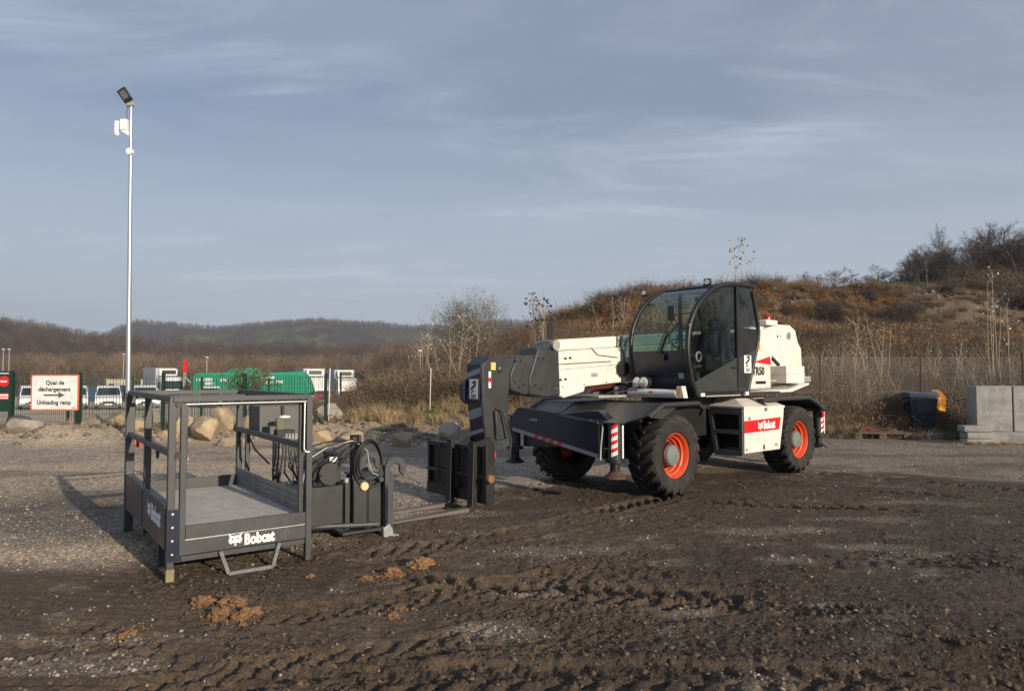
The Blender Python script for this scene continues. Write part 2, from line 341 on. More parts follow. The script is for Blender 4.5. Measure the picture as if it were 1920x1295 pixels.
def micro(x, y):
    g = gravelmask(x, y)
    near = 1-sst(y, 19.5, 24)
    near = near*sst(y, -6, 1)
    h = (fbm(x*.35, y*.35, 2, 3)-.5)*.10
    h = h + (fbm(x*1.6, y*1.6, 7, 4)-.5)*.05
    rough = (1-g)
    clod = fbm(x*7, y*7, 11, 4, .62)
    h = h + (clod-.5)*(.022*rough + .010)
    ch = sst(fbm(x*.8, y*1.2, 21, 3), .46, .62)*rough      # churned areas
    lum = 1-np.abs(fbm(x*16, y*16, 61, 4, .7)-.5)*2
    h = h + ch*(lum-.7)*.045*(1-.5*sst(x, .5, 2))
    for x0, y0, x1, y1, w, p, dep, sl_, kc in TRK:
        L_ = math.hypot(x1-x0, y1-y0); ux, uy = (x1-x0)/L_, (y1-y0)/L_
        s = (x-x0)*ux + (y-y0)*uy; t = -(x-x0)*uy + (y-y0)*ux + .16*np.sin(s*.55+x0) + kc*((s-L_/2)**2 - L_*L_/8)
        for off in (0,):
            tt = t-off; at = np.abs(tt)
            msk = (1-sst(at, w*.42, w*.55))*sst(s, -.3, .3)*(1-sst(s, L_-.4, L_+.2))
            msk = msk*(.12+.88*sst(vn(s*.9, t*1.2, int(x0*10) % 97), .32, .5))
            ph = (s + at*sl_ + .02*(clod-.5)*4)/p
            lug = .5+.5*np.tanh(4.5*(np.sin(2*PI*ph + np.where(tt > 0, PI, 0))+.15))
            h = h - msk*dep*(.2+lug*.9)*(.45+.55*rough)
            rim = np.exp(-((at-w*.62)/(w*.12))**2)*sst(s, 0, .5)*(1-sst(s, L_-.4, L_))
            h = h + rim*dep*.35*(.3+1.2*clod)
    st_ = np.sin((x*.35+y*.94+.25*np.sin(x*1.3))*2*PI/.11)*sst(fbm(x*.7+30, y*.7, 33, 2), .52, .62)*rough*.006
    h = h + st_
    e_ = np.exp(-(((x-2.9)/.9)**2 + ((y-4.1)/.55)**2)); h = h + e_*.016*np.sin(((x-2.9)*.80+(y-4.1)*1.1+.06*np.sin(x*4+y*3)+.12*(x-2.9)**2)*2*PI/.13)*(.4+.9*vn(x*3, y*3, 77))
    fine = fbm(x*22, y*22, 141, 3, .7); h = h + (fine-.5)*.022*rough*(1-sst(y, 9, 14))
    far = sst(y, 19, 24)
    h2 = ((fbm(x*.6, y*.6, 71, 5)-.5)*.9 + (fbm(x*3, y*3, 75, 3)-.5)*.25)*sst(x + (y-20)*.1, -8, -3)*far*(1-sst(y, 55, 80))
    return h*near + h2, g
def Hs(x, y):
    X = np.array([float(x)]); Y = np.array([float(y)]); return float(macro(X, Y)[0] + micro(X, Y)[0][0])
ys = [-60, -40, -25, -15, -8, -4, -2, -.5, .6, 1.4, 2.0, 2.5, 2.9, 3.2]
while ys[-1] < 6000:
    y = ys[-1]; ys.append(y + y*(.0034 if y < 14 else .0075 if y < 24 else .010 if y < 60 else .03 if y < 400 else .12))
ys = np.array(ys)
u1 = np.linspace(-1, 1, 681)
us = np.concatenate([-np.linspace(6, 1.03, 26), u1, np.linspace(1.03, 6, 26)])
half = 1.0 + .76*np.clip(ys, 0, None); half = np.maximum(half, 3.6)
X = us[None, :]*half[:, None]; Y = np.repeat(ys[:, None], len(us), 1)
Zm = macro(X, Y); dz, G = micro(X, Y); Z = Zm + dz
nr, nc = X.shape
def grid_mesh(name, X, Y, Z):
    nr, nc = X.shape
    me = bpy.data.meshes.new(name); nv = nr*nc; co = np.stack([X, Y, Z], -1).astype(np.float32).reshape(-1)
    me.vertices.add(nv); me.vertices.foreach_set('co', co)
    i = np.arange(nv).reshape(nr, nc); q = np.stack([i[:-1, :-1], i[:-1, 1:], i[1:, 1:], i[1:, :-1]], -1).reshape(-1, 4)
    me.loops.add(q.size); me.loops.foreach_set('vertex_index', q.reshape(-1).astype(np.int32))
    me.polygons.add(len(q)); me.polygons.foreach_set('loop_start', np.arange(0, q.size, 4, dtype=np.int32))
    me.polygons.foreach_set('use_smooth', np.ones(len(q), bool))
    me.update(calc_edges=True); return me
gme = grid_mesh('ground', X, Y, Z)
def lerp(a, b, t): return a*(1-t[..., None]) + b*t[..., None]
mudc = np.array([.112, .080, .053]); mudd = np.array([.070, .052, .038]); gravc = np.array([.30, .25, .195]); sand = np.array([.44, .35, .24]); soil = np.array([.125, .093, .06])
grassc = np.array([.095, .105, .045]); rub = np.array([.10, .082, .066]); lotc = np.array([.48, .385, .28]); fieldc = np.array([.085, .085, .04])
wet = sst(fbm(X*.45+4, Y*.8, 91, 4), .42, .62)
rightdark = sst(X - (Y-8)*.1, .3, 4.0)*.75
col = lerp(np.broadcast_to(mudc, X.shape+(3,)), mudd, np.clip(wet*.6 + rightdark, 0, 1))
gcol = lerp(np.broadcast_to(gravc, X.shape+(3,)), sand, np.clip(sst(fbm(X*.4, Y*.5, 17, 3), .42, .68)*(1-sst(X, -3.2, -1))*.75, 0, 1))
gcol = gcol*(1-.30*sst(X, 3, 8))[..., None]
st1 = np.exp(-((Y-6.75-.15*np.sin(X*1.5))/.38)**2)*(1-sst(X, -3.7, -3.1)); gcol = lerp(gcol, sand*1.05, np.clip(st1*1.2, 0, 1))
dk = np.exp(-((Y-8.6)/1.6)**2)*(1-sst(X, -2.5, -1))*(1-st1); gcol = gcol*(1-.36*dk*(.5+sst(fbm(X*.9, Y*1.8, 19, 4), .4, .6)))[..., None]
inmud = 1-sst(Y - np.interp(X, *MUDL), -1.2, 0)
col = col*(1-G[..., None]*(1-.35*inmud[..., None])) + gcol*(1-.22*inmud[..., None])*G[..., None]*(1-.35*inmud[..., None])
# pale spoil along the fence on the left
sp = np.exp(-((Y-18.2)/1.6)**2)*(1-sst(X, -5, -2.5)); col = lerp(col, sand, np.clip(sp*1.1, 0, 1))
far = sst(Y, 19.2, 20.5)
right = sst(X + (Y-20)*.18, -7.6, -5)
sc = lerp(np.broadcast_to(soil, X.shape+(3,)), rub, sst(fbm(X*.2, Y*.2, 23, 3), .4, .6)); sc = lerp(sc, np.array([.17, .095, .045]), sst(fbm(X*.15+5, Y*.25, 29, 3), .52, .62)*.7*(1-sst(X, 21.5, 24)))
rid_ = sst(Y, 58, 66); sc = lerp(sc, grassc*.9, rid_)
lc = lerp(np.broadcast_to(lotc, X.shape+(3,)), fieldc, sst(Y, 118, 135))
lc = lerp(lc, soil*.6, sst(Y, 165, 260))
col = lerp(col, lerp(lc, sc, right), far)
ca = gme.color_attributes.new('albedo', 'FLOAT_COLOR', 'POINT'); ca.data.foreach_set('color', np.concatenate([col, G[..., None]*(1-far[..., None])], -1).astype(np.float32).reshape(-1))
def ground_mat():
    m = bpy.data.materials.new('ground_mud_gravel'); m.use_nodes = True; n = m.node_tree.nodes; l = m.node_tree.links; p = n['Principled BSDF']
    at = n.new('ShaderNodeAttribute'); at.attribute_name = 'albedo'; tc = n.new('ShaderNodeTexCoord')
    def nz(sc, det=5, ro=.6):
        t = n.new('ShaderNodeTexNoise'); t.inputs['Scale'].default_value = sc; t.inputs['Detail'].default_value = det; t.inputs['Roughness'].default_value = ro
        l.new(tc.outputs['Object'], t.inputs['Vector']); return t.outputs[0]
    def mr(s, a, b, c, d):
        r = n.new('ShaderNodeMapRange'); r.inputs[1].default_value = a; r.inputs[2].default_value = b; r.inputs[3].default_value = c; r.inputs[4].default_value = d; l.new(s, r.inputs[0]); return r.outputs[0]
    def mul(c, f):
        x = n.new('ShaderNodeMix'); x.data_type = 'RGBA'; x.blend_type = 'MULTIPLY'; x.inputs[0].default_value = 1; l.new(c, x.inputs[6]); l.new(f, x.inputs[7]); return x.outputs[2]
    c = mul(at.outputs['Color'], mr(nz(9, 8, .7), .3, .7, .72, 1.28)); c = mul(c, mr(nz(48, 4, .7), .3, .7, .62, 1.38)); c = mul(c, mr(nz(.8, 3), .3, .7, .85, 1.15))
    # stones: voronoi cells, lighter and darker in gravel
    vo = n.new('ShaderNodeTexVoronoi'); vo.inputs['Scale'].default_value = 42; l.new(tc.outputs['Object'], vo.inputs['Vector'])
    hs = n.new('ShaderNodeSeparateColor'); l.new(vo.outputs['Color'], hs.inputs[0])
    cell = mr(hs.outputs[0], 0, 1, .45, 1.75)
    mixf = n.new('ShaderNodeMix'); mixf.data_type = 'RGBA'; mixf.inputs[6].default_value = (1, 1, 1, 1); l.new(cell, mixf.inputs[7]); l.new(at.outputs['Alpha'], mixf.inputs[0])
    c = mul(c, mixf.outputs[2])
    # sparse pale pebbles in the mud
    vo2 = n.new('ShaderNodeTexVoronoi'); vo2.inputs['Scale'].default_value = 16; l.new(tc.outputs['Object'], vo2.inputs['Vector'])
    pe = mr(vo2.outputs['Distance'], .12, .16, 1, 0)
    sk = n.new('ShaderNodeSeparateColor'); l.new(vo2.outputs['Color'], sk.inputs[0]); sel = mr(sk.outputs[1], .90, .92, 0, .7)
    mm = n.new('ShaderNodeMath'); mm.operation = 'MULTIPLY'; l.new(pe, mm.inputs[0]); l.new(sel, mm.inputs[1])
    mx = n.new('ShaderNodeMix'); mx.data_type = 'RGBA'; l.new(mm.outputs[0], mx.inputs[0]); l.new(c, mx.inputs[6]); mx.inputs[7].default_value = (.26, .235, .20, 1)
    l.new(mx.outputs[2], p.inputs['Base Color'])
    l.new(mr(nz(1.3, 4), .35, .65, .62, .95), p.inputs['Roughness']); p.inputs['Specular IOR Level'].default_value = .32
    b1 = n.new('ShaderNodeBump'); b1.inputs['Strength'].default_value = .9; b1.inputs['Distance'].default_value = .035; l.new(nz(24, 8, .75), b1.inputs['Height'])
    b2 = n.new('ShaderNodeBump'); b2.inputs['Strength'].default_value = .7; b2.inputs['Distance'].default_value = .012; b2.invert = True
    l.new(vo.outputs['Distance'], b2.inputs['Height']); l.new(b1.outputs[0], b2.inputs['Normal']); l.new(b2.outputs[0], p.inputs['Normal'])
    return m
gme.materials.append(ground_mat()); go = bpy.data.objects.new('ground', gme); C.objects.link(go); go['kind'] = 'structure'; go['label'] = 'muddy gravel yard rising into an embankment'

# distant hills
F0 = 1300.0
def hill(name, dist, depth, sky, m, rough_, seed, ndeg=400, base=-8):
    px = np.linspace(sky[0][0], sky[-1][0], ndeg); yy = np.interp(px, [a for a, _ in sky], [b for _, b in sky])
    rows = np.linspace(0, 1, 60); tX = (px-960)/F0
    prof = np.sin(np.clip(rows/.62, 0, 1)*PI/2)**.9*(1-.35*sst(rows, .62, 1))
    D = dist + rows*depth
    XX = tX[None, :]*D[:, None]; YY = np.repeat(D[:, None], ndeg, 1)
    crest = 1.72 + (699-yy)/F0*(dist+.62*depth)
    ZZ = base + (crest-base)[None, :]*prof[:, None]
    ZZ = ZZ + (fbm(XX*rough_, YY*rough_, seed, 5)-.5)*(crest-base)[None, :]*.22*np.sin(rows*PI)[:, None]
    me = grid_mesh(name, XX, YY, ZZ); me.materials.append(m); o = bpy.data.objects.new(name, me); C.objects.link(o); o['kind'] = 'structure'
    return XX, YY, ZZ
def hillmat(name, a, b, g, sc):
    m = bpy.data.materials.new(name); m.use_nodes = True; n = m.node_tree.nodes; l = m.node_tree.links; p = n['Principled BSDF']; p.inputs['Roughness'].default_value = 1; p.inputs['Specular IOR Level'].default_value = 0
    tc = n.new('ShaderNodeTexCoord')
    t = n.new('ShaderNodeTexNoise'); t.inputs['Scale'].default_value = sc*4; t.inputs['Detail'].default_value = 8; t.inputs['Roughness'].default_value = .75; l.new(tc.outputs['Object'], t.inputs['Vector'])
    cr = n.new('ShaderNodeValToRGB'); cr.color_ramp.elements[0].position = .38; cr.color_ramp.elements[0].color = (*a, 1); cr.color_ramp.elements[1].position = .62; cr.color_ramp.elements[1].color = (*b, 1); l.new(t.outputs[0], cr.inputs[0])
    t2 = n.new('ShaderNodeTexNoise'); t2.inputs['Scale'].default_value = sc; t2.inputs['Detail'].default_value = 4; l.new(tc.outputs['Object'], t2.inputs['Vector'])
    r = n.new('ShaderNodeMapRange'); r.inputs[1].default_value = .54; r.inputs[2].default_value = .57; l.new(t2.outputs[0], r.inputs[0])
    mx = n.new('ShaderNodeMix'); mx.data_type = 'RGBA'; l.new(r.outputs[0], mx.inputs[0]); l.new(cr.outputs[0], mx.inputs[6]); mx.inputs[7].default_value = (*g, 1); l.new(mx.outputs[2], p.inputs['Base Color'])
    return m
hm = hillmat('far_hill_woods', (.052, .043, .040), (.090, .072, .062), (.13, .15, .07), .0045)
FAR = hill('distant_hills', 1300, 900, [(-900, 640), (0, 650), (150, 655), (205, 632), (250, 613), (330, 612), (420, 616), (520, 608), (600, 602), (680, 607), (760, 613), (835, 613), (1000, 606), (1400, 600), (2200, 590), (3000, 600)], hm, .004, 101, 700)
hm2 = hillmat('near_ridge_woods', (.050, .040, .032), (.11, .085, .062), (.11, .10, .05), .008)
NEAR = hill('wooded_ridge', 380, 220, [(-1200, 600), (-300, 606), (0, 617), (60, 622), (105, 634), (150, 641), (210, 646), (300, 658), (450, 668), (700, 668), (860, 664), (1100, 660), (1700, 640)], hm2, .012, 131, 600)

# ------------------------------------------------------------------ vegetation prototypes
rng = random.Random(7)
def rv(r, s=1): return Vector((r.uniform(-s, s), r.uniform(-s, s), r.uniform(-s, s)))
def bare_tree(seed, h, spread=.55, levels=5, twigs=5, r0=None, multi=1, leaf=None, leafn=0, leafs=.05, up=.35, kk=2, trunk=.32):
    r = random.Random(seed); T = MB(); W = MB(); Lf = MB(); r0 = r0 or h*.022
    def go_(p, d, ln, rad, lev):
        n = 3 if lev < 3 else 2; pts = [p.copy()]; dd = d.copy()
        for i in range(n):
            dd = (dd + rv(r, .22 if lev else .08) + Vector((0,0,up*.25))).normalized(); pts.append(pts[-1] + dd*ln/n)
        rs = [rad*(1-.45*i/n) for i in range(n+1)]
        if lev >= levels:
            (W).tube(pts, [rad, rad*.7, rad*.3][:n+1] if n == 2 else rs, 3, caps=False)
            for k in range(leafn):
                if r.random() < .8:
                    c = pts[r.randint(1, n)] + rv(r, .06*h*.2); a = rv(r).normalized()*leafs; b = rv(r).normalized()*leafs; Lf.add([c, c+a, c+a+b, c+b], [(0,1,2,3)])
            return
        (T if lev < 3 else W).tube(pts, rs, 5 if lev < 2 else 3, caps=False)
        k = r.randint(kk, kk+1) if lev < levels-1 else twigs
        for i in range(k):
            f = r.uniform(.35, 1) if i else 1.0
            q = pts[min(n, int(f*n+.5))]; a = (dd + rv(r, 1).normalized()*spread*(1 if i else .5)).normalized()
            if a.z < -.1: a.z = .1
            go_(q, a, ln*r.uniform(.62, .82), rad*.55*(1.1 if i == 0 else .9), lev+1)
    for k in range(multi):
        d = Vector((0,0,1)) if multi == 1 else (Vector((0,0,1)) + rv(r, .55)).normalized()
        p = Vector((0,0,-.1)) if multi == 1 else Vector((r.uniform(-.25, .25)*h*.2, r.uniform(-.25, .25)*h*.2, -.1))
        go_(p, d, h*(trunk if multi == 1 else .30), r0*(1 if multi == 1 else .6), 0)
    return T, W, Lf
TREES = []
for sd in range(6):
    T, W, Lf = bare_tree(sd*13+3, 10, .95, 5, 9, r0=.13, kk=3, trunk=.22)
    TREES.append((T.mesh('trunk', bark, 60), W.mesh('crown', twig, None), W.mesh('crown', twigd, None)))
def place_tree(var, x, y, h, name, label, group=None, dark=False, sx=1.0, z=None):
    t = thing(name, label, 'tree', (x, y, (Hs(x, y) if z is None else z)), rng.uniform(0, 6.28), group)
    t.scale = (h/10*sx, h/10*sx, h/10)
    a, b, c = TREES[var % 6]
    for nm, me in (('trunk', a), ('crown', c if dark else b)):
        o = bpy.data.objects.new(nm, me); C.objects.link(o); o.parent = t
    return t
def scrub_mesh(seed, n, h, w, curv, rad, m, leafm=None, leaves=0, ls=.03, leaflow=0.1, nm='proto'):
    r = random.Random(seed); b = MB()
    for i in range(n):
        a = r.uniform(0, 2*PI); d = Vector((math.cos(a)*w*r.uniform(.1, 1), math.sin(a)*w*r.uniform(.1, 1), h*r.uniform(.45, 1)))
        p0 = Vector((r.uniform(-.35, .35)*w, r.uniform(-.35, .35)*w, -.05)); mid = p0 + d*.5 + rv(r, .12*h*curv) + Vector((0,0,.12*h)); end = p0 + d + rv(r, .1*h)
        end.z = max(end.z - curv*.25*h*r.random(), .05)
        if rad > .006: b.tube([p0, mid, end], [rad, rad*.7, rad*.25], 3, caps=False)
        else:
            s_ = Vector((-math.sin(a+r.uniform(-1, 1)), math.cos(a+r.uniform(-1, 1)), 0))*rad
            b.add([p0-s_, p0+s_, mid+s_*.7, mid-s_*.7, end], [(0,1,2,3), (3,2,4)])
        for k in range(r.randint(1, 4) if rad > .003 else 0):
            q = p0.lerp(end, r.uniform(.4, .95)) + rv(r, .04*h); e = q + (d*.3 + rv(r, .28*h)); s_ = rv(r).normalized()*rad*.6
            b.add([q-s_, q+s_, e], [(0,1,2)])
        for k in range(leaves):
            c = p0.lerp(end, r.uniform(leaflow, 1)) + rv(r, .07*h); u = rv(r).normalized()*ls; v = rv(r).normalized()*ls*.8
            b.add([c, c+u, c+u+v, c+v], [(0,1,2,3)], 1)
    return b.mesh(nm, [m, leafm or m], None)
def scatter(name, pts, protos, label=None, cat=None):       # pts: list of (x,y,z,scale,rot,index)
    me = bpy.data.meshes.new(name); me.from_pydata([p[:3] for p in pts], [], [])
    for nm, k in (('sc', 3), ('rz', 4), ('ix', 5)):
        a = me.attributes.new(nm, 'FLOAT', 'POINT'); a.data.foreach_set('value', np.array([p[k] for p in pts], np.float32))
    o = bpy.data.objects.new(name, me); C.objects.link(o)
    ng = bpy.data.node_groups.new(name+'_nodes', 'GeometryNodeTree'); ng.interface.new_socket('Geometry', in_out='INPUT', socket_type='NodeSocketGeometry'); ng.interface.new_socket('Geometry', in_out='OUTPUT', socket_type='NodeSocketGeometry')
    n = ng.nodes; l = ng.links; gi = n.new('NodeGroupInput'); gout = n.new('NodeGroupOutput'); jn = n.new('GeometryNodeJoinGeometry')
    def att(nm):
        a = n.new('GeometryNodeInputNamedAttribute'); a.data_type = 'FLOAT'; a.inputs[0].default_value = nm; return a.outputs[0]
    sc = att('sc'); rz = att('rz'); ix = att('ix'); cb = n.new('ShaderNodeCombineXYZ'); l.new(rz, cb.inputs[2])
    for k, pm in enumerate(protos):
        po = bpy.data.objects.new(name+'_source', pm)
        oi = n.new('GeometryNodeObjectInfo'); oi.inputs[0].default_value = po; oi.inputs['As Instance'].default_value = True
        ip = n.new('GeometryNodeInstanceOnPoints'); cmpn = n.new('FunctionNodeCompare'); cmpn.data_type = 'FLOAT'; cmpn.operation = 'EQUAL'; cmpn.inputs[1].default_value = k; cmpn.inputs['Epsilon'].default_value = .1
        l.new(ix, cmpn.inputs[0]); l.new(cmpn.outputs[0], ip.inputs['Selection']); l.new(gi.outputs[0], ip.inputs['Points']); l.new(oi.outputs['Geometry'], ip.inputs['Instance'])
        l.new(cb.outputs[0], ip.inputs['Rotation']); l.new(sc, ip.inputs['Scale']); l.new(ip.outputs[0], jn.inputs[0])
    l.new(jn.outputs[0], gout.inputs[0]); md = o.modifiers.new('scatter', 'NODES'); md.node_group = ng
    o['kind'] = 'stuff'
    if label: o['label'] = label
    if cat: o['category'] = cat
    return o
def HsA(x, y): return macro(x, y) + micro(x, y)[0]
def pts_in(n, x0, x1, y0, y1, s0, s1, protos, keep=None, sink=0.0, seed=1):
    r = np.random.RandomState(seed); x = r.uniform(x0, x1, n); y = r.uniform(y0, y1, n)
    if keep is not None: k = keep(x, y) > r.uniform(0, 1, n); x = x[k]; y = y[k]
    z = HsA(x, y) - sink; s = r.uniform(s0, s1, len(x)); rz = r.uniform(0, 6.28, len(x)); ix = r.choice(protos, len(x))
    return list(zip(x.tolist(), y.tolist(), z.tolist(), s.tolist(), rz.tolist(), ix.tolist()))
grass_p = [scrub_mesh(i, 70, .5, .28, 1.3, .0045, grassd, seed, 0) for i in range(3)]
scrub_p = [scrub_mesh(10+i, 110, .95, 1.05, 1.7, .0062, scrubm, scrubm, 4, .045) for i in range(3)] + [scrub_mesh(20+i, 100, .95, .9, 1.5, .0055, twig, seed, 1, .018, .5) for i in range(2)]
rust_p = [scrub_mesh(30+i, 70, 1.0, .75, .9, .006, scrubm, rustl, 6, .06) for i in range(3)]
green_p = [scrub_mesh(40+i, 40, .5, .55, .8, .004, greenl, greenl, 5, .06) for i in range(2)]
stem_p = [scrub_mesh(50+i, 14, 2.2, 1.3, .9, .0075, twigp, seed, 1, .025, .6) for i in range(3)]
dark_p = [scrub_mesh(60+i, 150, .95, 1.0, 1.5, .0062, twigd, podm, 2, .03) for i in range(2)]
PR = grass_p + scrub_p + rust_p + green_p + stem_p + dark_p       # 0-2 grass, 3-7 scrub, 8-10 rust, 11-12 green, 13-15 stems
def on_emb(x, y): return sst(x + (y-20)*.20, -6.2, -4.6)
P = []
P += pts_in(5200, -9, 22, 20.2, 31, .45, 1.15, [3,4,5,6,7], lambda x, y: on_emb(x, y)*(1-.55*sst(-x, -2, 4))*np.where(y < 26, 1, .28), seed=3)
P += pts_in(1500, 8, 30, 19.6, 25, .45, 1.1, [3,4,5,6,7], seed=13)
P += pts_in(900, 4, 34, 25, 32, .5, 1.15, [8,9,10,5,11], lambda x, y: sst(fbm(x*.3+2, y*.4, 81, 2), .42, .56), seed=31)
P += pts_in(700, 4, 34, 25, 33, .5, 1.3, [11,12,11], lambda x, y: sst(fbm(x*.3+22, y*.4, 83, 2), .5, .6), seed=32)
P += pts_in(900, 16, 42, 32, 46, .25, .7, [3,4,6,7,0], None, seed=33)
P += pts_in(2600, -9, 30, 19.8, 30, .6, 1.3, [0,1,2], lambda x, y: on_emb(x, y), seed=4)
P += pts_in(1800, 0, 24, 32, 50, .5, 1.1, [3,4,5,8,9,10], lambda x, y: .12+.88*sst(-x, -14, -8), seed=5)
P += pts_in(1500, 2, 14, 30, 48, .5, 1.1, [8,9,10], lambda x, y: sst(fbm(x*.25, y*.25, 51, 2), .40, .55), seed=6)
P += pts_in(700, 14, 23.5, 39, 46, .18, .42, [8,9,10], None, seed=7)
P += pts_in(500, 12, 34, 30, 36, .5, 1.0, [8,9,10,4], lambda x, y: sst(fbm(x*.3, y*.3, 53, 2), .5, .6), seed=8)
P += pts_in(700, 12, 36, 30, 37, .7, 1.4, [11,12,3], lambda x, y: sst(fbm(x*.3+9, y*.3, 54, 2), .45, .55), seed=9)
P += pts_in(120, 2, 26, 19.3, 22, .6, 1.1, [13,14,15], None, seed=10) + pts_in(900, 6, 24, 19.5, 24, .9, 1.7, [0,1,2], None, seed=61)
P += pts_in(300, 12, 40, 33, 46, .2, .5, [3,4,0,1], None, seed=11)
P += pts_in(700, 14, 36, 27, 34, .4, .9, [3,4,8,9,11,12], lambda x, y: .2+.8*sst(fbm(x*.35, y*.35, 57, 2), .45, .55), seed=16)
P += pts_in(1500, 20, 75, 52, 95, .7, 1.5, [3,4,5,6,7], lambda x, y: 1-.8*sst(x, 42, 46)*(1-sst(x, 56, 60)), seed=12)
P += pts_in(250, -9.5, -2, 19.2, 21, .4, .9, [0,1,2,11], None, seed=14)
P += pts_in(200, 10, 40, 46, 54, .6, 1.3, [3,4,5,6], None, seed=15)
P += pts_in(2600, 62, 130, 84, 130, 1.8, 3.6, [3,4,5,6,7], None, seed=17)
P += pts_in(380, -1, 36, 22, 48, .6, 1.5, [16,17], lambda x, y: sst(fbm(x*.4+3, y*.5, 181, 2), .46, .56), seed=41)
P += pts_in(160, 2, 30, 45, 50, .8, 1.7, [16,17,5,8], None, seed=42)
P = [p for p in P if not (p[1] < 23.5 and p[0] < -6.3)]
tag(scatter('dry_scrub', P, PR), 'dense dry brown scrub, brambles and rusty leaves covering the embankment', 'scrub')
P = pts_in(700, -9, 12, 19.0, 21.5, .5, 1.2, [0,1,2], lambda x, y: on_emb(x, y), seed=21) + pts_in(120, -16, -6, 17.6, 19.2, .25, .6, [0,1,2], None, seed=22) + pts_in(160, 8, 16, 18.9, 19.9, .4, .9, [0,1,2,4], None, seed=23)
P += pts_in(1200, -60, -7, 112, 135, .8, 1.6, [11,12,0], None, seed=24)
P += pts_in(60, 10.5, 13.2, 16.3, 16.75, .12, .3, [0,1,2], None, seed=51) + pts_in(90, 8.4, 12, 18.0, 18.8, .15, .45, [0,1,2,4], None, seed=52)
tag(scatter('dry_grass', P, PR), 'straw-coloured dry grass tufts along the foot of the embankment', 'grass')
# rubble stones on the mounds
def stones_mesh(name, pts, m, seed=3, flat_=.65):
    r = np.random.RandomState(seed); V = np.array([(1,0,0),(-1,0,0),(0,1,0),(0,-1,0),(0,0,1),(0,0,-1)], float); Fc = np.array([(0,2,4),(2,1,4),(1,3,4),(3,0,4),(2,0,5),(1,2,5),(3,1,5),(0,3,5)])
    n = len(pts); P_ = np.array([p[:3] for p in pts]); S = np.array([p[3] for p in pts])
    vv = V[None]*(.65+.7*r.rand(n, 6, 1))*np.stack([np.ones(n), .6+.5*r.rand(n), flat_*(.6+.6*r.rand(n))], -1)[:, None, :]
    a = r.rand(n)*6.28; ca_, sa_ = np.cos(a), np.sin(a); x = vv[..., 0]*ca_[:, None]-vv[..., 1]*sa_[:, None]; y = vv[..., 0]*sa_[:, None]+vv[..., 1]*ca_[:, None]
    vv = np.stack([x, y, vv[..., 2]], -1)*S[:, None, None] + P_[:, None, :]
    me = bpy.data.meshes.new(name); me.vertices.add(n*6); me.vertices.foreach_set('co', vv.reshape(-1).astype(np.float32))
    q = (Fc[None] + (np.arange(n)*6)[:, None, None]).reshape(-1); me.loops.add(len(q)); me.loops.foreach_set('vertex_index', q.astype(np.int32))
    me.polygons.add(n*8); me.polygons.foreach_set('loop_start', np.arange(0, len(q), 3, dtype=np.int32)); me.update(calc_edges=True)
    c = np.repeat(.55+.9*r.rand(n), 6)[:, None]*np.ones((1, 3)); c = np.concatenate([c, np.ones((n*6, 1))], 1)
    me.color_attributes.new('tint', 'FLOAT_COLOR', 'POINT').data.foreach_set('color', c.astype(np.float32).reshape(-1))
    me.materials.append(m); o = bpy.data.objects.new(name, me); C.objects.link(o); o['kind'] = 'stuff'; return o
def tint_mat(name, colr, rough=.85):
    m = mat(name, colr, rough, var=.15, vscale=30); n = m.node_tree.nodes; l = m.node_tree.links; p = n['Principled BSDF']
    at = n.new('ShaderNodeAttribute'); at.attribute_name = 'tint'; src = p.inputs['Base Color'].links[0].from_socket
    x = n.new('ShaderNodeMix'); x.data_type = 'RGBA'; x.blend_type = 'MULTIPLY'; x.inputs[0].default_value = 1; l.new(src, x.inputs[6]); l.new(at.outputs['Color'], x.inputs[7]); l.new(x.outputs[2], p.inputs['Base Color']); return m
pebm = tint_mat('pebbles', (.25, .215, .17)); mudm = tint_mat('mud_lumps', (.085, .062, .043)); rubm = tint_mat('rubble_stones', (.19, .155, .125))
r_ = np.random.RandomState(5)
def fan_pts(n, y0, y1, smin, smax, pw, maskf, up=.3):
    y = y0*(y1/y0)**r_.rand(n); x = (r_.rand(n)*2-1)*(.8*y+.3); k = maskf(x, y) > r_.rand(n); x, y = x[k], y[k]
    s = smin*(smax/smin)**(r_.rand(len(x))**pw); z = HsA(x, y) + s*(up-.15)
    return np.stack([x, y, z, s], -1)
pp = np.concatenate([fan_pts(26000, 3.4, 17, .006, .026, 1.6, lambda x, y: gravelmask(x, y)), fan_pts(3000, 3.3, 14, .004, .017, 2.6, lambda x, y: np.full(x.shape, .5))])
tag(stones_mesh('gravel_stones', pp, pebm), 'pale loose gravel stones scattered over the yard', 'gravel')
pp = fan_pts(16000, 3.3, 11, .006, .034, 2.6, lambda x, y: (1-gravelmask(x, y))*(.15+.85*sst(fbm(x*.8, y*1.2, 21, 3), .44, .6)), up=.15)
tag(stones_mesh('mud_lumps', pp, mudm, 9), 'crumbly dark mud lumps churned up by wheels', 'mud')
n = 5000; x = r_.uniform(11, 38, n); y = r_.uniform(33, 47, n); s = .04*(6**(r_.rand(n)**2.6)); pp = np.stack([x, y, HsA(x, y)+.05*s, s], -1)
n = 3500; x = r_.uniform(-17, -2, n); y = 18.2+r_.randn(n)*.8; s = .015*(10**(r_.rand(n)**2.2)); pp2 = np.stack([x, y, HsA(x, y)+.1*s, s], -1)
tag(stones_mesh('rubble_stones', np.concatenate([pp, pp2]), rubm, 12), 'broken rubble stones on the spoil mounds and along the fence', 'rubble')

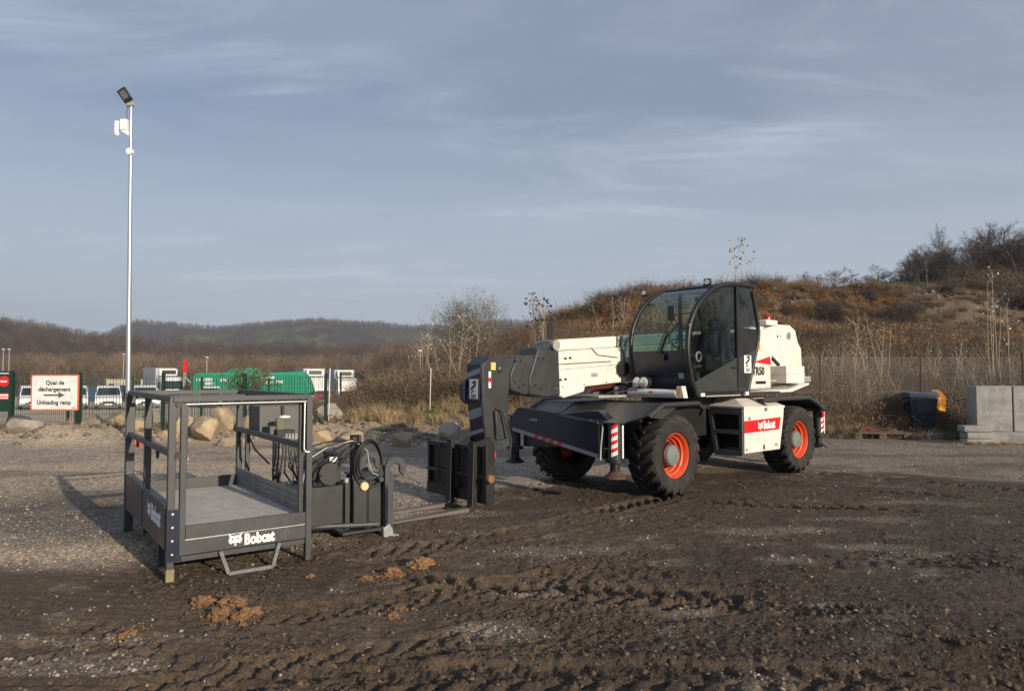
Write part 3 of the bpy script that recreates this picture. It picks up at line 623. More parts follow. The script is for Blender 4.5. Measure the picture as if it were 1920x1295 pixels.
# far woodland in the valley and on the hills, plus unseen trees nearby
FW = [bare_tree(200+i, 10, .8, 4, 6, r0=.16) for i in range(4)]
FWm = []
for i, (T, W, Lf) in enumerate(FW):
    b = MB(); b.v = list(T.v); b.f = list(T.f); b.m = list(T.m); nb = len(b.v); b.add(W.v, W.f)
    r = random.Random(i)
    for k in range(420):
        a = r.uniform(0, 6.28); q = r.random()**.5; zc = r.uniform(.12, 1.0); wd = 3.6*math.sin(min(zc, .9)*PI)**.6
        c = Vector((math.cos(a)*q*wd, math.sin(a)*q*wd, zc*10)); u = rv(r).normalized()*r.uniform(.15, .5); v = Vector((r.uniform(-.2, .2), r.uniform(-.2, .2), 1))*r.uniform(.5, 1.3)*.8
        b.add([c, c+u*.25, c+v], [(0,1,2)])
    FWm.append(b.mesh('proto', [twig, scrubm, farwood, twigd][i], None))
P = []; r = np.random.RandomState(77)
for (n, a0, a1, d0, d1, s0, s1) in ((520, -.85, .02, 165, 230, .7, 1.05), (520, -.85, .02, 225, 300, .9, 1.35), (500, -.85, .05, 300, 380, 1.1, 1.6)):
    d = r.uniform(d0, d1, n); t = r.uniform(a0, a1, n); x = t*d; z = macro(x, d); s = r.uniform(s0, s1, n)
    P += list(zip(x.tolist(), d.tolist(), (z-.5).tolist(), s.tolist(), r.uniform(0, 6, n).tolist(), r.choice([0, 1, 2, 1], n).tolist()))
def on_hill(Hh, n, c0, c1, r0, r1, s0, s1, ch):
    XX, YY, ZZ = Hh; i = r.randint(r0, r1, n); j = r.randint(int(c0*XX.shape[1]), int(c1*XX.shape[1]), n)
    return list(zip(XX[i, j].tolist(), YY[i, j].tolist(), (ZZ[i, j]-2).tolist(), r.uniform(s0, s1, n).tolist(), r.uniform(0, 6, n).tolist(), r.choice(ch, n).tolist()))
P += on_hill(NEAR, 2600, .3, .78, 4, 42, .8, 1.3, [2, 3, 0, 2])
P += on_hill(FAR, 7000, .20, .50, 4, 42, .9, 1.7, [2, 2, 3])
for i in range(120):  # unseen trees behind the camera, put there to darken glass reflections
    a = -60+i*1.1; P.append((a + r.uniform(-2, 2), r.uniform(-75, -48), 0.0, r.uniform(.7, 1.05), r.uniform(0, 6), int(r.choice([0, 3, 2]))))
for i in range(44):  # unseen trees right of frame, placed so their shade covers the lower bank
    q = r.uniform(21, 36); s_ = r.uniform(14, 40); P.append((.733*q+.68*s_, .68*q-.733*s_, 0.0, r.uniform(.62, .92), r.uniform(0, 6), int(r.choice([0, 3, 1]))))
for i in range(24): P.append((r.uniform(30, 55), r.uniform(8, 17), 0.0, r.uniform(.6, .85), r.uniform(0, 6), int(r.choice([0, 3, 1]))))  # more unseen trees right of frame, for the cab door to reflect
tag(scatter('valley_and_unseen_trees', P, FWm), 'mass of leafless brown woodland filling the valley and far hills, plus unseen trees beside and behind the camera', 'woodland')

# ------------------------------------------------------------------ individual trees on the right ridge
def at(px, d): return ((px-960)/F0*d, d)
for i, (px, d, h, lab) in enumerate([
    (1437, 100, 3.6, 'small round bare tree on the skyline just right of the cab roof'),
    (1511, 100, 4.6, 'dark bare round-crowned tree on the skyline behind the white counterweight'),
    (1567, 102, 5.0, 'pale brown bare tree on the skyline left of the green grass patch'),
    (1598, 102, 3.8, 'small bare tree leaning beside the green hill slope'),
    (1648, 103, 5.6, 'dark wide-crowned bare tree standing on the green hill slope'),
    (1774, 104, 13.6, 'tallest bare tree, towering over the wood on the right ridge')]):
    x, y = at(px, d); place_tree(i, x, y, h*1.05, 'bare_tree', lab, 'bare trees along the right skyline', dark=(i in (1, 4, 5)), sx=1.35 if i != 5 else .8)
k = 0
for i in range(92):
    px = rng.uniform(1700, 2010); d = rng.uniform(90, 122); x, y = at(px, d)
    h = 6.0 + min(max(px-1700, 0)/110, 1.35)*5.6 + rng.uniform(-1.5, 1.6)
    place_tree(i, x, y, h, 'bare_tree', 'dark leafless tree packed into the wood on the right ridge', 'trees of the dense wood on the right ridge', dark=True, sx=1.3)
for i in range(26):
    px = rng.uniform(1425, 1710); x, y = at(px, rng.uniform(98, 104)); place_tree(i+2, x, y, rng.uniform(1.8, 3.6), 'bare_shrub', 'low bare shrub in the hedge line on the right skyline', 'hedge shrubs on the right skyline', dark=True, sx=1.9)['category'] = 'shrub'
# willow bush and saplings on the embankment
def bush(name, label, cat_, x, y, h, seed_, leafm, leafn, leafs, m=bark, m2=twig, spread=.5, levels=4, multi=6, z=None, twigs=5, r0=None, nm='foliage'):
    T, W, Lf = bare_tree(seed_, h, spread, levels, twigs, multi=multi, leafn=leafn, leafs=leafs, r0=r0)
    t = thing(name, label, cat_, (x, y, Hs(x, y) if z is None else z))
    T.build('stem', m, t, smooth=None)['kind'] = 'stuff'; W.build('twigs', m2, t, smooth=None)['kind'] = 'stuff'
    if Lf.v: Lf.build(nm, leafm, t, smooth=None)['kind'] = 'stuff'
    return t
x, y = at(888, 26); bush('willow_bush', 'large grey-green twiggy bush on the left end of the embankment against the sky', 'bush', x, y, 4.0, 301, willow, 2, .026, m2=twig, spread=.75, levels=6, multi=13, r0=.045, twigs=6)
x, y = at(945, 29); bush('willow_bush', 'smaller thin grey bush just right of the large willow bush', 'bush', x, y, 2.9, 305, willow, 1, .02, m2=twig, multi=6, r0=.035, levels=5)
for px_, d_, h_, sd_, lb_ in ((915, 25, 2.3, 311, 'low bare brown shrub at the right foot of the willow bush'), (972, 25, 2.4, 313, 'bare brown shrub between the willow bush and the seed-headed weeds'), (1035, 28, 2.4, 317, 'twiggy brown shrub on the slope right above the boom mirror'), (1085, 31, 2.2, 319, 'twiggy shrub on the slope above the white boom'), (845, 24, 2.2, 323, 'bare shrub at the left foot of the willow bush')):
    x, y = at(px_, d_); bush('bare_shrub', lb_, 'shrub', x, y, h_, sd_, scrubm, 1, .025, m2=(twig if sd_ % 4 else seed), multi=10, r0=.03, levels=5, spread=.6)
x, y = at(452, 20.5); bush('green_shrub', 'sparse green-leaved shrub behind the fence in front of the green trucks', 'shrub', x, y, 2.3, 307, greenl, 3, .035, m2=willow, multi=7, r0=.025, levels=5)
x, y = at(560, 20.5); bush('dead_sapling', 'thin leafless twiggy sapling behind the fence near the control box', 'sapling', x, y, 1.9, 309, seed, 1, .02, multi=3, r0=.025, twigs=3)
def weed(px, d, h, n, lab, sd, spreadw=.5, m=twigp, heads=podm, hs=.075):
    x, y = at(px, d); r = random.Random(sd); t = thing('tall_weed', lab, 'weed', (x, y, Hs(x, y))); S = MB(); Hd = MB()
    for i in range(n):
        p0 = Vector((r.uniform(-spreadw, spreadw)*.6, r.uniform(-.3, .3), -.1)); e = p0 + Vector((r.uniform(-spreadw, spreadw)*.7, r.uniform(-.3, .3), h*r.uniform(.6, 1))); mid = (p0+e)/2 + rv(r, .08)
        q_ = .62 if d < 25 else 1; S.tube([p0, mid, e], [.016*q_, .012*q_, .006*q_], 3, caps=False)
        for k in range(r.randint(4, 8)):
            q = p0.lerp(e, r.uniform(.55, 1)); a = q + Vector((r.uniform(-.35, .35), r.uniform(-.2, .2), r.uniform(.05, .35)))
            S.tube([q, a], [.005, .003], 3, caps=False)
            c = a; u = rv(r).normalized()*hs; v = rv(r).normalized()*hs; w = rv(r).normalized()*hs*.8
            Hd.add([c-u, c+v, c+u, c-v, c+w], [(0,1,4),(1,2,4),(2,3,4),(3,0,4),(0,3,2,1)])
    S.build('stem', m, t, smooth=None)['kind'] = 'stuff'; Hd.build('seed_head', heads, t, smooth=None)['kind'] = 'stuff'; return t
weed(1005, 27, 3.9, 13, 'cluster of tall pale weed stalks with dark seed heads above the dark boom end', 1, 1.0)
weed(1160, 34, 3.1, 11, 'tall seed-headed weeds on the embankment crest left of the cab', 2, 1.1)
weed(1395, 46, 4.6, 9, 'tall weed with leafy tips on the skyline behind the cab roof', 3, 1.2)
weed(1880, 20.5, 4.9, 6, 'tall pale sapling stems with a few white leaves at the right edge', 4, .7, heads=seed, hs=.035)
weed(1640, 20.3, 3.0, 8, 'fan of pale leafless stems between the telehandler and the bin', 5, 1.3, heads=seed, hs=.015)
weed(860, 21.5, 2.6, 9, 'tall tangled pale stems on the berm left of the boom head', 6, 1.0, heads=seed, hs=.025)
weed(1780, 20.3, 2.2, 6, 'pale bramble stems behind the yellow crate', 7, .8, heads=seed, hs=.015)
weed(790, 22.5, 2.0, 5, 'lone wiry weed stalks at the left end of the berm', 8, .6, heads=seed, hs=.025)

# ------------------------------------------------------------------ rocks
def rock(name, label, cat_, x, y, sx, sy, sz, m, sd, sub=3, sink=.18, rz=0, group=None, boxy=.55, rgh=.34):
    bm = bmesh.new(); bmesh.ops.create_icosphere(bm, subdivisions=max(sub, 4), radius=1)
    pr_ = random.Random(sd*7+1); planes = [(Vector((pr_.gauss(0,1), pr_.gauss(0,1), pr_.gauss(.2,1))).normalized(), pr_.uniform(.60, .86)) for _ in range(11)] if sub < 4 else []
    for v in bm.verts:
        c = v.co.copy(); mxx = max(abs(c.x), abs(c.y), abs(c.z)); c = c.lerp(c/mxx*.85, boxy)
        o_ = Vector((sd*3.1, sd*1.7, 0)); nn = mnoise.fractal(c*1.3+o_, .8, 2.0, 4)*rgh + abs(mnoise.noise(c*2.6+o_))*rgh*.7
        v.co = c*(1+nn*(.45 if planes else 1))
        for pn, pd in planes:
            q_ = v.co.dot(pn)-pd
            if q_ > 0: v.co -= pn*q_*.93
        v.co *= 1.16 if planes else 1
        v.co.x *= sx; v.co.y *= sy; v.co.z *= sz
    me = bpy.data.meshes.new(name); bm.to_mesh(me); bm.free(); me.materials.append(m)
    me.polygons.foreach_set('use_smooth', [True]*len(me.polygons)); me.set_sharp_from_angle(angle=R(28))
    o = bpy.data.objects.new(name, me); C.objects.link(o); o.location = (x, y, Hs(x, y) + sz*(1-sink*2)); o.rotation_euler = (0, 0, rz)
    return tag(o, label, cat_, group)
BG = 'boulders along the yard edge'
for a in [
    ('grey flat boulder in front of the green gate, topped with soil', 50, 16.9, .34, .25, .20, rockg, 1, .2),
    ('dark grey rounded boulder behind the flat grey one by the gate', 42, 18.3, .30, .28, .20, rockd, 2, .1),
    ('largest square sandy boulder, behind the platform in front of the fence', 386, 17.4, .38, .30, .37, rocky, 3, .1),
    ('long low sandy boulder right of the largest square boulder', 443, 16.4, .44, .26, .14, rocky, 4, .3),
    ('small sandy boulder under the control box', 606, 17.2, .23, .2, .15, rocky, 5, .2),
    ('sandy boulder standing behind the coiled hoses', 660, 16.9, .28, .22, .18, rocky, 6, .2),
    ('long sandy boulder in the middle of the grass edge', 755, 16.4, .40, .26, .20, rocky, 7, .2),
    ('pale pinkish boulder just left of the fork carriage', 842, 17.6, .30, .26, .27, rockg, 8, .2),
    ('pale upright boulder half hidden behind the fence post', 622, 19.6, .36, .3, .34, rockg, 9, .2),
    ('slanted sandy boulder left of the largest boulder', 345, 17.9, .34, .3, .30, rocky, 10, .2),
    ('low sandy boulder behind the mesh fence under the vans', 195, 19.4, .55, .3, .2, rocky, 11, .2),
    ('dark-topped sandy boulder behind the mesh fence near the lamp pole', 287, 19.2, .45, .3, .36, rockg, 12, .2),
    ('sandy block in the fence gap right of the lamp pole base', 262, 18.0, .30, .25, .2, rocky, 14, .2),
    ('pale sandy boulder directly behind the gate-side sign post', 175, 19.6, .5, .3, .3, rocky, 15, .2),
    ('broad sandy boulder behind the mesh between the vans and lamp pole', 228, 19.5, .45, .3, .34, rocky, 16, .2),
    ('low sandy boulder under the green shrub', 470, 18.4, .4, .3, .28, rocky, 17, .2),
    ('rough sandy boulder left of the control box', 425, 18.3, .30, .28, .36, rocky, 18, .2),
    ('sandy boulder between the cable bundle and the box', 560, 18.2, .34, .28, .34, rocky, 19, .2),
    ('small sandy stone between fence and square boulder', 320, 17.3, .22, .2, .14, rocky, 13, .2)]:
    lab, px, d, sx, sy, sz, m, sd, sk = a; x, y = at(px, d); rock('boulder', lab, 'boulder', x, y, sx, sy, sz, m, sd, 3, sk, sd*.7, BG)
# clay lumps in the mud
def gpx(px, py): d = 2236/(py-699); return ((px-960)/F0*d, d)
for i, (px, py, s, lab) in enumerate([
    (389, 1120, .075, 'orange clay lump on its own left of the clay heap'), (422, 1143, .075, 'front left lump of the orange clay heap'),
    (447, 1123, .085, 'largest back lump of the orange clay heap'), (474, 1140, .07, 'front right lump of the orange clay heap'),
    (452, 1145, .05, 'small middle lump of the orange clay heap'), (440, 1108, .05, 'topmost rear lump of the orange clay heap'),
    (254, 1173, .055, 'small orange clay lump farthest to the left'), (738, 1062, .085, 'flat orange clay lump with a pale corner'),
    (790, 1050, .095, 'orange clay lump farthest back on the mud'), (752, 1123, .05, 'small upright orange clay lump in the middle foreground'),
    (740, 1140, .035, 'tiny crumb of clay beneath the upright lump'), (842, 1093, .04, 'tiny orange clay crumb farthest to the right'),
    (690, 1072, .045, 'flat brownish clay crumb left of the flat lump'), (588, 1066, .032, 'small square orange clay crumb beside the platform leg'),
    (462, 1158, .03, 'tiny crumb in front of the orange clay heap')]):
    x, y = gpx(px, py+4); rock('clay_lump', lab, 'clay lump', x, y, s*1.0, s*.8, s*.5, clay, 40+i, 4, .32, i*1.3, 'orange clay lumps on the mud', .35, .62)

n = 900; cl = [gpx(*p) for p in ((389,1125),(445,1140),(470,1150),(738,1068),(790,1056),(750,1130),(254,1176),(842,1096),(690,1074))]; ci = r_.randint(0, len(cl), n)
x = np.array([cl[i][0] for i in ci]) + r_.randn(n)*.11; y = np.array([cl[i][1] for i in ci]) + r_.randn(n)*.11; s = .004*(5**(r_.rand(n)**1.6))
tag(stones_mesh('clay_crumbs', np.stack([x, y, HsA(x, y)+.1*s, s], -1), tint_mat('clay_crumb', (.20, .11, .05)), 19), 'fine orange clay crumbs around the clumps', 'crumbs')
# ------------------------------------------------------------------ lamp pole
x, y = at(243, 16.9); lz = Hs(x, y)
LEAN = .013
lp = thing('lamp_pole', 'tall galvanised pole with floodlight and cameras behind the platform', 'lamp pole', (x, y, lz))
MB().tube([(0,0,-.1), (0,0,4), (.01,0,8.15)], [.062, .052, .036], 16).build('pole', galv, lp)
MB().cyl((0,0,0), (0,0,.03), .14).build('base_plate', galv, lp)
M = Matrix.Translation((-.09, -.10, 8.40)) @ Matrix.Rotation(R(-30), 4, 'Y') @ Matrix.Rotation(R(16), 4, 'X') @ Matrix.Rotation(R(-10), 4, 'Z')
hd = MB().box((-.115,-.03,-.17), (.115,.03,.17), M).build('floodlight', black, lp, bevel=.01)
MB().box((-.075,-.036,-.08), (.075,-.031,.12), M).build('lens', mgrey, hd)
MB().lathe([(0,-.10),(.06,-.10),(.065,0),(.06,.10),(0,.10)], (0,0,8.21), 'x', 16).build('lamp_bracket', lgrey, lp)
cb_ = MB().box((-.22,-.10,7.55), (-.05,.08,7.82)).build('junction_box', white_clean, lp, bevel=.01)
MB().prism([(-.22,7.55),(-.03,7.55),(-.03,7.42)], -.08, .06).build('bracket', white_clean, lp)
cmh = MB().cyl((-.33,-.02,7.78), (-.33,-.02,7.48), .065).lathe([(.001,7.40),(.04,7.415),(.06,7.45),(.065,7.48)], (-.33,-.02,0), 'z', 16).build('dome_camera', white_clean, lp, smooth=60)
MB().box((-.33,-.04,7.74), (-.2,.0,7.79)).build('arm', white_clean, cmh)
MB().lathe([(0,-.10),(.08,-.09),(.085,0),(0,.0)], (.01,0,7.02), 'y', 20).build('antenna_dish', white_clean, lp)
MB().tube([(-.05,-.04,8.2),(-.07,-.05,8.0),(-.06,-.05,7.8)], .008, 6).build('cable', hose, lp)

# ------------------------------------------------------------------ green fence, gate and signs
def fence_run(pts, zs, label, hgt=1.73, wire=True, step=.05):
    f = thing('mesh_fence', label, 'fence', (pts[0][0], pts[0][1], zs[0])); o0 = Vector((pts[0][0], pts[0][1], zs[0]))
    pm = MB().box((-.035,-.035,-.3), (.035,.035,hgt)).mesh('post', fgreen, 35)
    for (x, y), z in zip(pts, zs):
        o = bpy.data.objects.new('post', pm); C.objects.link(o); o.parent = f; o.location = Vector((x, y, z)) - o0
    for (a, za), (b, zb) in zip(list(zip(pts, zs))[:-1], list(zip(pts, zs))[1:]):
        A = Vector((a[0], a[1], za)) - o0; B = Vector((b[0], b[1], zb)) - o0; L_ = (B-A).length; w = MB(); n = max(2, int(L_/step)); hh = 0.0022
        hh = .0048 if step < .08 else .007; d = (B-A).normalized(); s_ = d.cross(Vector((0,0,1)))*hh; dd = d*hh
        for i in range(1, n):
            p = A.lerp(B, i/n); w.add([p-dd+Vector((0,0,.04)), p+dd+Vector((0,0,.04)), p+s_+Vector((0,0,.04)), p-dd+Vector((0,0,hgt-.03)), p+dd+Vector((0,0,hgt-.03)), p+s_+Vector((0,0,hgt-.03))], [(0,1,4,3), (1,2,5,4), (2,0,3,5)])
        for z in [.05+.2*i for i in range(int((hgt-.05)/.2)+1)]: w.bar(A+Vector((0,0,z)), B+Vector((0,0,z)), .006)
        w.build('mesh_panel', fgreen, f, smooth=None)
    return f
pts = [at(26, 18.2), at(152, 18.4), at(307, 17.9), at(460, 18.4), at(612, 18.9)]
fence_run(pts, [0, 0, 0, -.02, -.03], 'green welded mesh fence in front of the parked vans')
pts = [at(130, 22.5), at(250, 24), at(379, 25), at(505, 26), at(639, 27), at(681, 32), at(717, 42), at(747, 50), at(742, 62), at(700, 75)]
fence_run(pts, [float(macro(np.array([p[0]]), np.array([p[1]]))[0])*.8 for p in pts], 'farther green mesh fence running back beside the lorries', step=.1)
g0 = at(-14, 18.1); gt = thing('green_gate', 'dark green gate end at the left edge carrying the no-entry sign', 'gate', (g0[0], g0[1], 0))
W_ = at(24, 18.1)[0]-g0[0]
MB().box((0,-.04,0), (.08,.04,1.78)).build('gate_post', fgreen, gt); MB().box((W_-.06,-.04,-.05), (W_+.02,.04,1.78)).build('gate_post', fgreen, gt)
MB().box((.08,-.02,.05), (W_-.06,.02,.11)).build('bottom_rail', fgreen, gt); MB().box((.08,-.02,.72), (W_-.06,.02,1.77)).build('sign_panel', fgreen, gt)
b = MB()
for i in range(9): b.bar((.12+i*.05,0,.11), (.12+i*.05,0,.72), .006)
b.build('infill_wires', fgreen, gt)
sx_ = at(10, 18.1)[0]-g0[0]; ns = MB().lathe([(0,-.032),(.135,-.032),(.14,-.022),(0,-.022)], (sx_,0,1.50), 'y', 32).build('no_entry_sign', red, gt)
MB().box((sx_-.085,-.037,1.48), (sx_+.085,-.033,1.52)).build('white_bar', decal, ns)
ns2 = MB().box((sx_-.14,-.034,1.03), (sx_+.15,-.022,1.19)).build('warning_label', red, gt); MB().box((sx_-.12,-.038,1.12), (sx_+.13,-.035,1.165)).build('white_band', decal, ns2)
MB().box((sx_-.12,-.038,1.06), (sx_+.13,-.035,1.085)).build('white_band', decal, ns2)
MB().box((sx_-.13,-.028,1.70), (sx_+.13,-.022,1.72)).build('white_strip', decal, gt)
# direction sign
sx0, sx1 = at(60, 17.9)[0], at(151, 17.9)[0]; w = sx1-sx0; zt = 1.72+(699-702)/F0*17.9; hgt = (769-702)/F0*17.9
sg = thing('direction_sign', 'white red-bordered board reading Quai de déchargement and Unloading ramp', 'sign', (sx0, 17.9, zt-hgt), R(-1.2))
def rrect(x0, y0, x1, y1, r, n=5):
    out = []
    for cx, cy, a0 in ((x1-r, y1-r, 0), (x0+r, y1-r, 90), (x0+r, y0+r, 180), (x1-r, y0+r, 270)):
        out += [(cx+r*math.cos(R(a0+90*k/n)), cy+r*math.sin(R(a0+90*k/n))) for k in range(n+1)]
    return out
bd = MB().prism(rrect(0, 0, w, hgt, .03), -.012, .012).build('board', signr, sg)
MB().prism(rrect(.035, .035, w-.035, hgt-.035, .03), -.016, -.013).build('board_face', signw, bd)
fm = lambda x, z: frame((x, -.0165, z), (1,0,0), (0,0,1))
text('lettering', 'Quai de', .15, fm(w*.5, hgt*.72), signb, bd, .0045, align='CENTER', sx=1.0)
text('lettering', 'déchargement', .15, fm(w*.49, hgt*.54), signb, bd, .0045, align='CENTER', sx=.98)
text('lettering', 'Unloading ramp', .15, fm(w*.49, hgt*.17), signb, bd, .0045, align='CENTER', sx=.93)
flat('arrow', [[(.27*w,.405*hgt),(.58*w,.405*hgt),(.58*w,.34*hgt),(.71*w,.43*hgt),(.58*w,.52*hgt),(.58*w,.455*hgt),(.27*w,.455*hgt)]], fm(0, 0), signg, bd)
MB().box((w-.12,.013,-.75), (w-.06,.06,hgt)).build('post', fgreen, sg)
flat('maker_mark', [[(w*.88,.06),(w*.93,.06),(w*.905,.10)]], fm(0, 0), signg, bd)
# thin stakes on the berm
for px, d, zt_, z0, lab in ((617, 19.3, 690, 0, 'thin galvanised stake beside the right end of the mesh fence'), (806, 19.6, 690, 0, 'thin pale stake standing in the dry berm grass'), (1802/1.0, 200, 0, 0, None)):
    if lab:
        x, y = at(px, d); z0 = Hs(x, y); st = thing('stake', lab, 'stake', (x, y, z0)); MB().tube([(0,0,-.1), (.03,0,1.72+(699-zt_)/F0*d-z0)], .014, 6).build('rod', galv, st)
# orange hydrant-like fitting by the fence
x, y = at(257, 16.2); oc = thing('orange_bucket', 'orange plastic bucket lying on the gravel behind the platform rails', 'bucket', (x, y, Hs(x, y)+.10), .4)
MB().lathe([(.0,-.12),(.085,-.12),(.115,.12),(.125,.125),(.11,.13),(.08,-.10),(0,-.10)], (0,0,0), 'x', 20).build('bucket_shell', orangep, oc)
MB().lathe([(.118,.10),(.13,.10),(.13,.135),(.118,.135)], (0,0,0), 'x', 20).build('rim', orangep, oc)

# ------------------------------------------------------------------ chain-link fence on the right
cf = thing('chain_link_fence', 'rusty chain-link fence with thin posts in front of the scrubby embankment', 'fence', (0, 19.4, 0))
for px in (975, 1162, 1350, 1538, 1726, 1917, 2100):
    x, y = at(px, 19.4); z0 = Hs(x, y); MB().tube([(x,0,z0-.2), (x,0,2.25)], .022, 6).build('post', rust, cf)
b = MB(); x0, x1 = at(975, 19.4)[0], at(2100, 19.4)[0]; hc = 1.9; n = int((x1-x0)/.09); tw = .0022
for i in range(-int(hc/.09), n):
    for sgn in (0, 1):
        xa = x0+i*.09; xb = xa+hc; za, zb = .25, .25+hc
        if sgn: xa, xb = xb, xa
        # clip
        def cl(xc):
            t = (xc-xa)/(xb-xa); return za+(zb-za)*t
        pa = (xa, za); pb = (xb, zb)
        if pa[0] < x0: pa = (x0, cl(x0))
        if pb[0] < x0: pb = (x0, cl(x0))
        if pa[0] > x1: pa = (x1, cl(x1))
        if pb[0] > x1: pb = (x1, cl(x1))
        if abs(pa[0]-pb[0]) < .02: continue
        yo = .004*(1 if sgn else -1)
        b.bar((pa[0], yo, pa[1]), (pb[0], yo, pb[1]), tw*2, tw*2)
wn = b.build('wire_net', mat('rusted_wire', (.20, .18, .15), .6), cf, smooth=None)
b = MB()
for z in (.25, 1.2, 2.15): b.bar((x0,.012,z), (x1,.012,z), .006)
b.build('straining_wire', MATS['rusted_wire'], cf, smooth=None)

# ------------------------------------------------------------------ bin, crate, pallet, blocks
x, y = at(1723, 19.0); z0 = Hs(x, y)
bn = thing('wheelie_bin', 'dark blue wheelie bin with blue-grey lid in front of the chain-link fence', 'bin', (x, y, z0), R(-14))
MB().add([(-.26,-.30,.05),(.26,-.30,.05),(.26,.28,.05),(-.26,.28,.05),(-.34,-.36,1.02),(.34,-.36,1.02),(.34,.36,1.02),(-.34,.36,1.02)], [(0,3,2,1),(4,5,6,7),(0,1,5,4),(1,2,6,5),(2,3,7,6),(3,0,4,7)]).build('bin_body', binm, bn, bevel=.03)
MB().box((-.36,-.38,1.00), (.36,.38,1.045)).build('rim', binl, bn, bevel=.01)
MB().prism([(-.40,1.048),(.40,1.048),(.40,1.085),(.2,1.12),(-.3,1.12),(-.40,1.09)], -.36, .36, 'x').build('lid', binl, bn, bevel=.012)
MB().box((-.20,-.375,.55), (.20,-.345,.92)).build('front_panel', binm, bn, bevel=.02)
for sx in (-.22, .22): MB().cyl((sx-.03,.25,.1), (sx+.03,.25,.1), .10).build('wheel', black, bn)
MB().tube([(-.3,.42,1.02),(.3,.42,1.02)], .018, 8).build('handle', binm, bn)
x, y = at(1759, 19.25); cr = thing('lattice_crate', 'yellow plastic lattice crate hanging on the fence beside the bin', 'crate', (x, y, .75), R(20)); 
b = MB()
for i in range(6): b.bar((-.14,-.08,.03+i*.05), (.14,-.08,.03+i*.05), .014); b.bar((-.13+i*.052,-.085,0), (-.13+i*.052,-.085,.30), .014)
b.build('lattice_side', yellowp, cr, smooth=None)
MB().box((-.15,-.1,-.10), (.12,.08,0)).build('bottom_tray', yellowp, cr, bevel=.01)
b = MB()
for i in range(5): b.bar((-.12+i*.06,-.10,.31), (-.17+i*.06,.08,.50), .03, .012)
b.build('lid_slats', yellowp, cr, smooth=None)
MB().box((-.15,.06,0), (.15,.08,.32)).build('back_panel', yellowp, cr)
x, y = at(1640, 18.4); pl = thing('pallet', 'weathered dark wooden pallet on the gravel left of the bin', 'pallet', (x, y, Hs(x, y)), R(-6))
for i in range(5): MB().box((-.72,-.45+i*.19,.155), (.72,-.33+i*.19,.178)).build('plank', wood, pl)
for i in (-1, 0, 1):
    MB().box((-.70,i*.38-.05,.0), (.70,i*.38+.05,.02)).build('bottom_board', wood, pl)
    for j in (-1, 0, 1): MB().box((j*.6-.09,i*.38-.05,.022), (j*.6+.09,i*.38+.05,.13)).build('block', wood, pl)
for j in (-1, 0, 1): MB().box((j*.6-.06,-.45,.132), (j*.6+.06,.45,.153)).build('cross_board', wood, pl)
pb = thing('plank_bundle', 'loose warped planks stacked on the pallet', 'planks', (x-.05, y, Hs(x, y)+.18), R(2))
for i in range(4): MB().box((-.55+.05*i,-.25+i*.12,.0+.035*(i % 2)), (.62-.08*i,-.15+i*.12,.03+.035*(i % 2))).build('plank', wood, pb)
rw = thing('red_tool', 'dull red steel fitting lying on the planks', 'tool', (x-.32, y-.1, Hs(x, y)+.27), R(-12))
MB().prism([(-.16,-.01),(-.10,-.045),(.08,-.05),(.14,-.01),(.08,.05),(-.1,.06)], -.06, .06).build('fitting_body', mat('dull_red', (.16,.03,.03), .6), rw, bevel=.01); MB().cyl((.10,0,.01), (.62,.05,-.03), .014, 8).build('shaft', rust, rw); MB().cyl((.07,-.075,-.01), (.07,.075,-.01), .035, 12).build('pivot', deepred, rw)
x, y = at(1700, 18.6); dp = tag(MB().box((-.35,-.05,0), (.35,.05,.03)).build('loose_plank', wood, loc=(x+.35, y-.1, Hs(x, y)+.04), rot=(0, R(6), R(-20))), 'dark plank lying between the pallet and the bin', 'plank')
def blk(name, lab, cat_, px0, px1, d0, z0, z1, dep, rz, m=concrete, bev=.02, grp=None):
    x0, x1 = (px0-960)/F0*d0, (px1-960)/F0*d0
    o = MB().box((0,0,0), (x1-x0,dep,z1-z0)).build(name, m, None, bevel=bev, loc=(x0, d0, z0), rot=(0,0,R(rz))); return tag(o, lab, cat_, grp)
gz = Hs(*at(1860, 17.2))
blk('concrete_block', 'left weathered concrete block standing on the low base', 'concrete block', 1828, 1887, 17.2, gz+.28, 1.40, .6, -14, grp='big concrete blocks')
xb, yb = at(1887, 17.2); yb -= math.sin(R(14))*.8
o = MB().box((0,0,0), (1.3,.6,1.40-gz-.28)).build('concrete_block', concrete, None, bevel=.02, loc=(xb-.02+.012, 17.2-.205, gz+.28), rot=(0,0,R(-14))); tag(o, 'right concrete block with dark streaks, cut by the frame edge', 'concrete block', 'big concrete blocks')
for i, (px_, zc, hh_) in enumerate(((1850, 1.0, .10), (1868, .62, .05), (1905, 1.15, .22), (1912, .52, .12))): pass
o = MB().box((0,0,0), (2.1,.7,.30)).build('low_slab', concrete, None, bevel=.02, loc=((1850-960)/F0*17.0, 16.98, gz-.02), rot=(0,0,R(-14))); tag(o, 'low concrete base slab under the big blocks', 'concrete slab')
kx, ky = at(1803, 16.9); kz = Hs(kx+.3, ky)
for i, lab in enumerate(('bottom grey kerbstone of the stack of three', 'middle grey kerbstone of the stack of three', 'topmost grey kerbstone of the stack of three')):
    o = MB().box((-.32,-.17,0), (.32,.17,.155)).build('kerbstone', concrete2, None, bevel=.03, loc=(kx+.32-[0,.0,.05][i], ky, kz-.02+i*.158), rot=(0,0,R(-6+[0,3,-2][i]))); tag(o, lab, 'kerbstone', 'stacked kerbstones')
x, y = at(1746, 18.2); o = MB().box((-.22,-.14,0), (.22,.14,.15)).build('kerbstone', concrete2, None, bevel=.03, loc=(x, y, Hs(x, y)), rot=(0,0,R(8))); tag(o, 'single grey kerbstone lying in front of the bin', 'kerbstone')
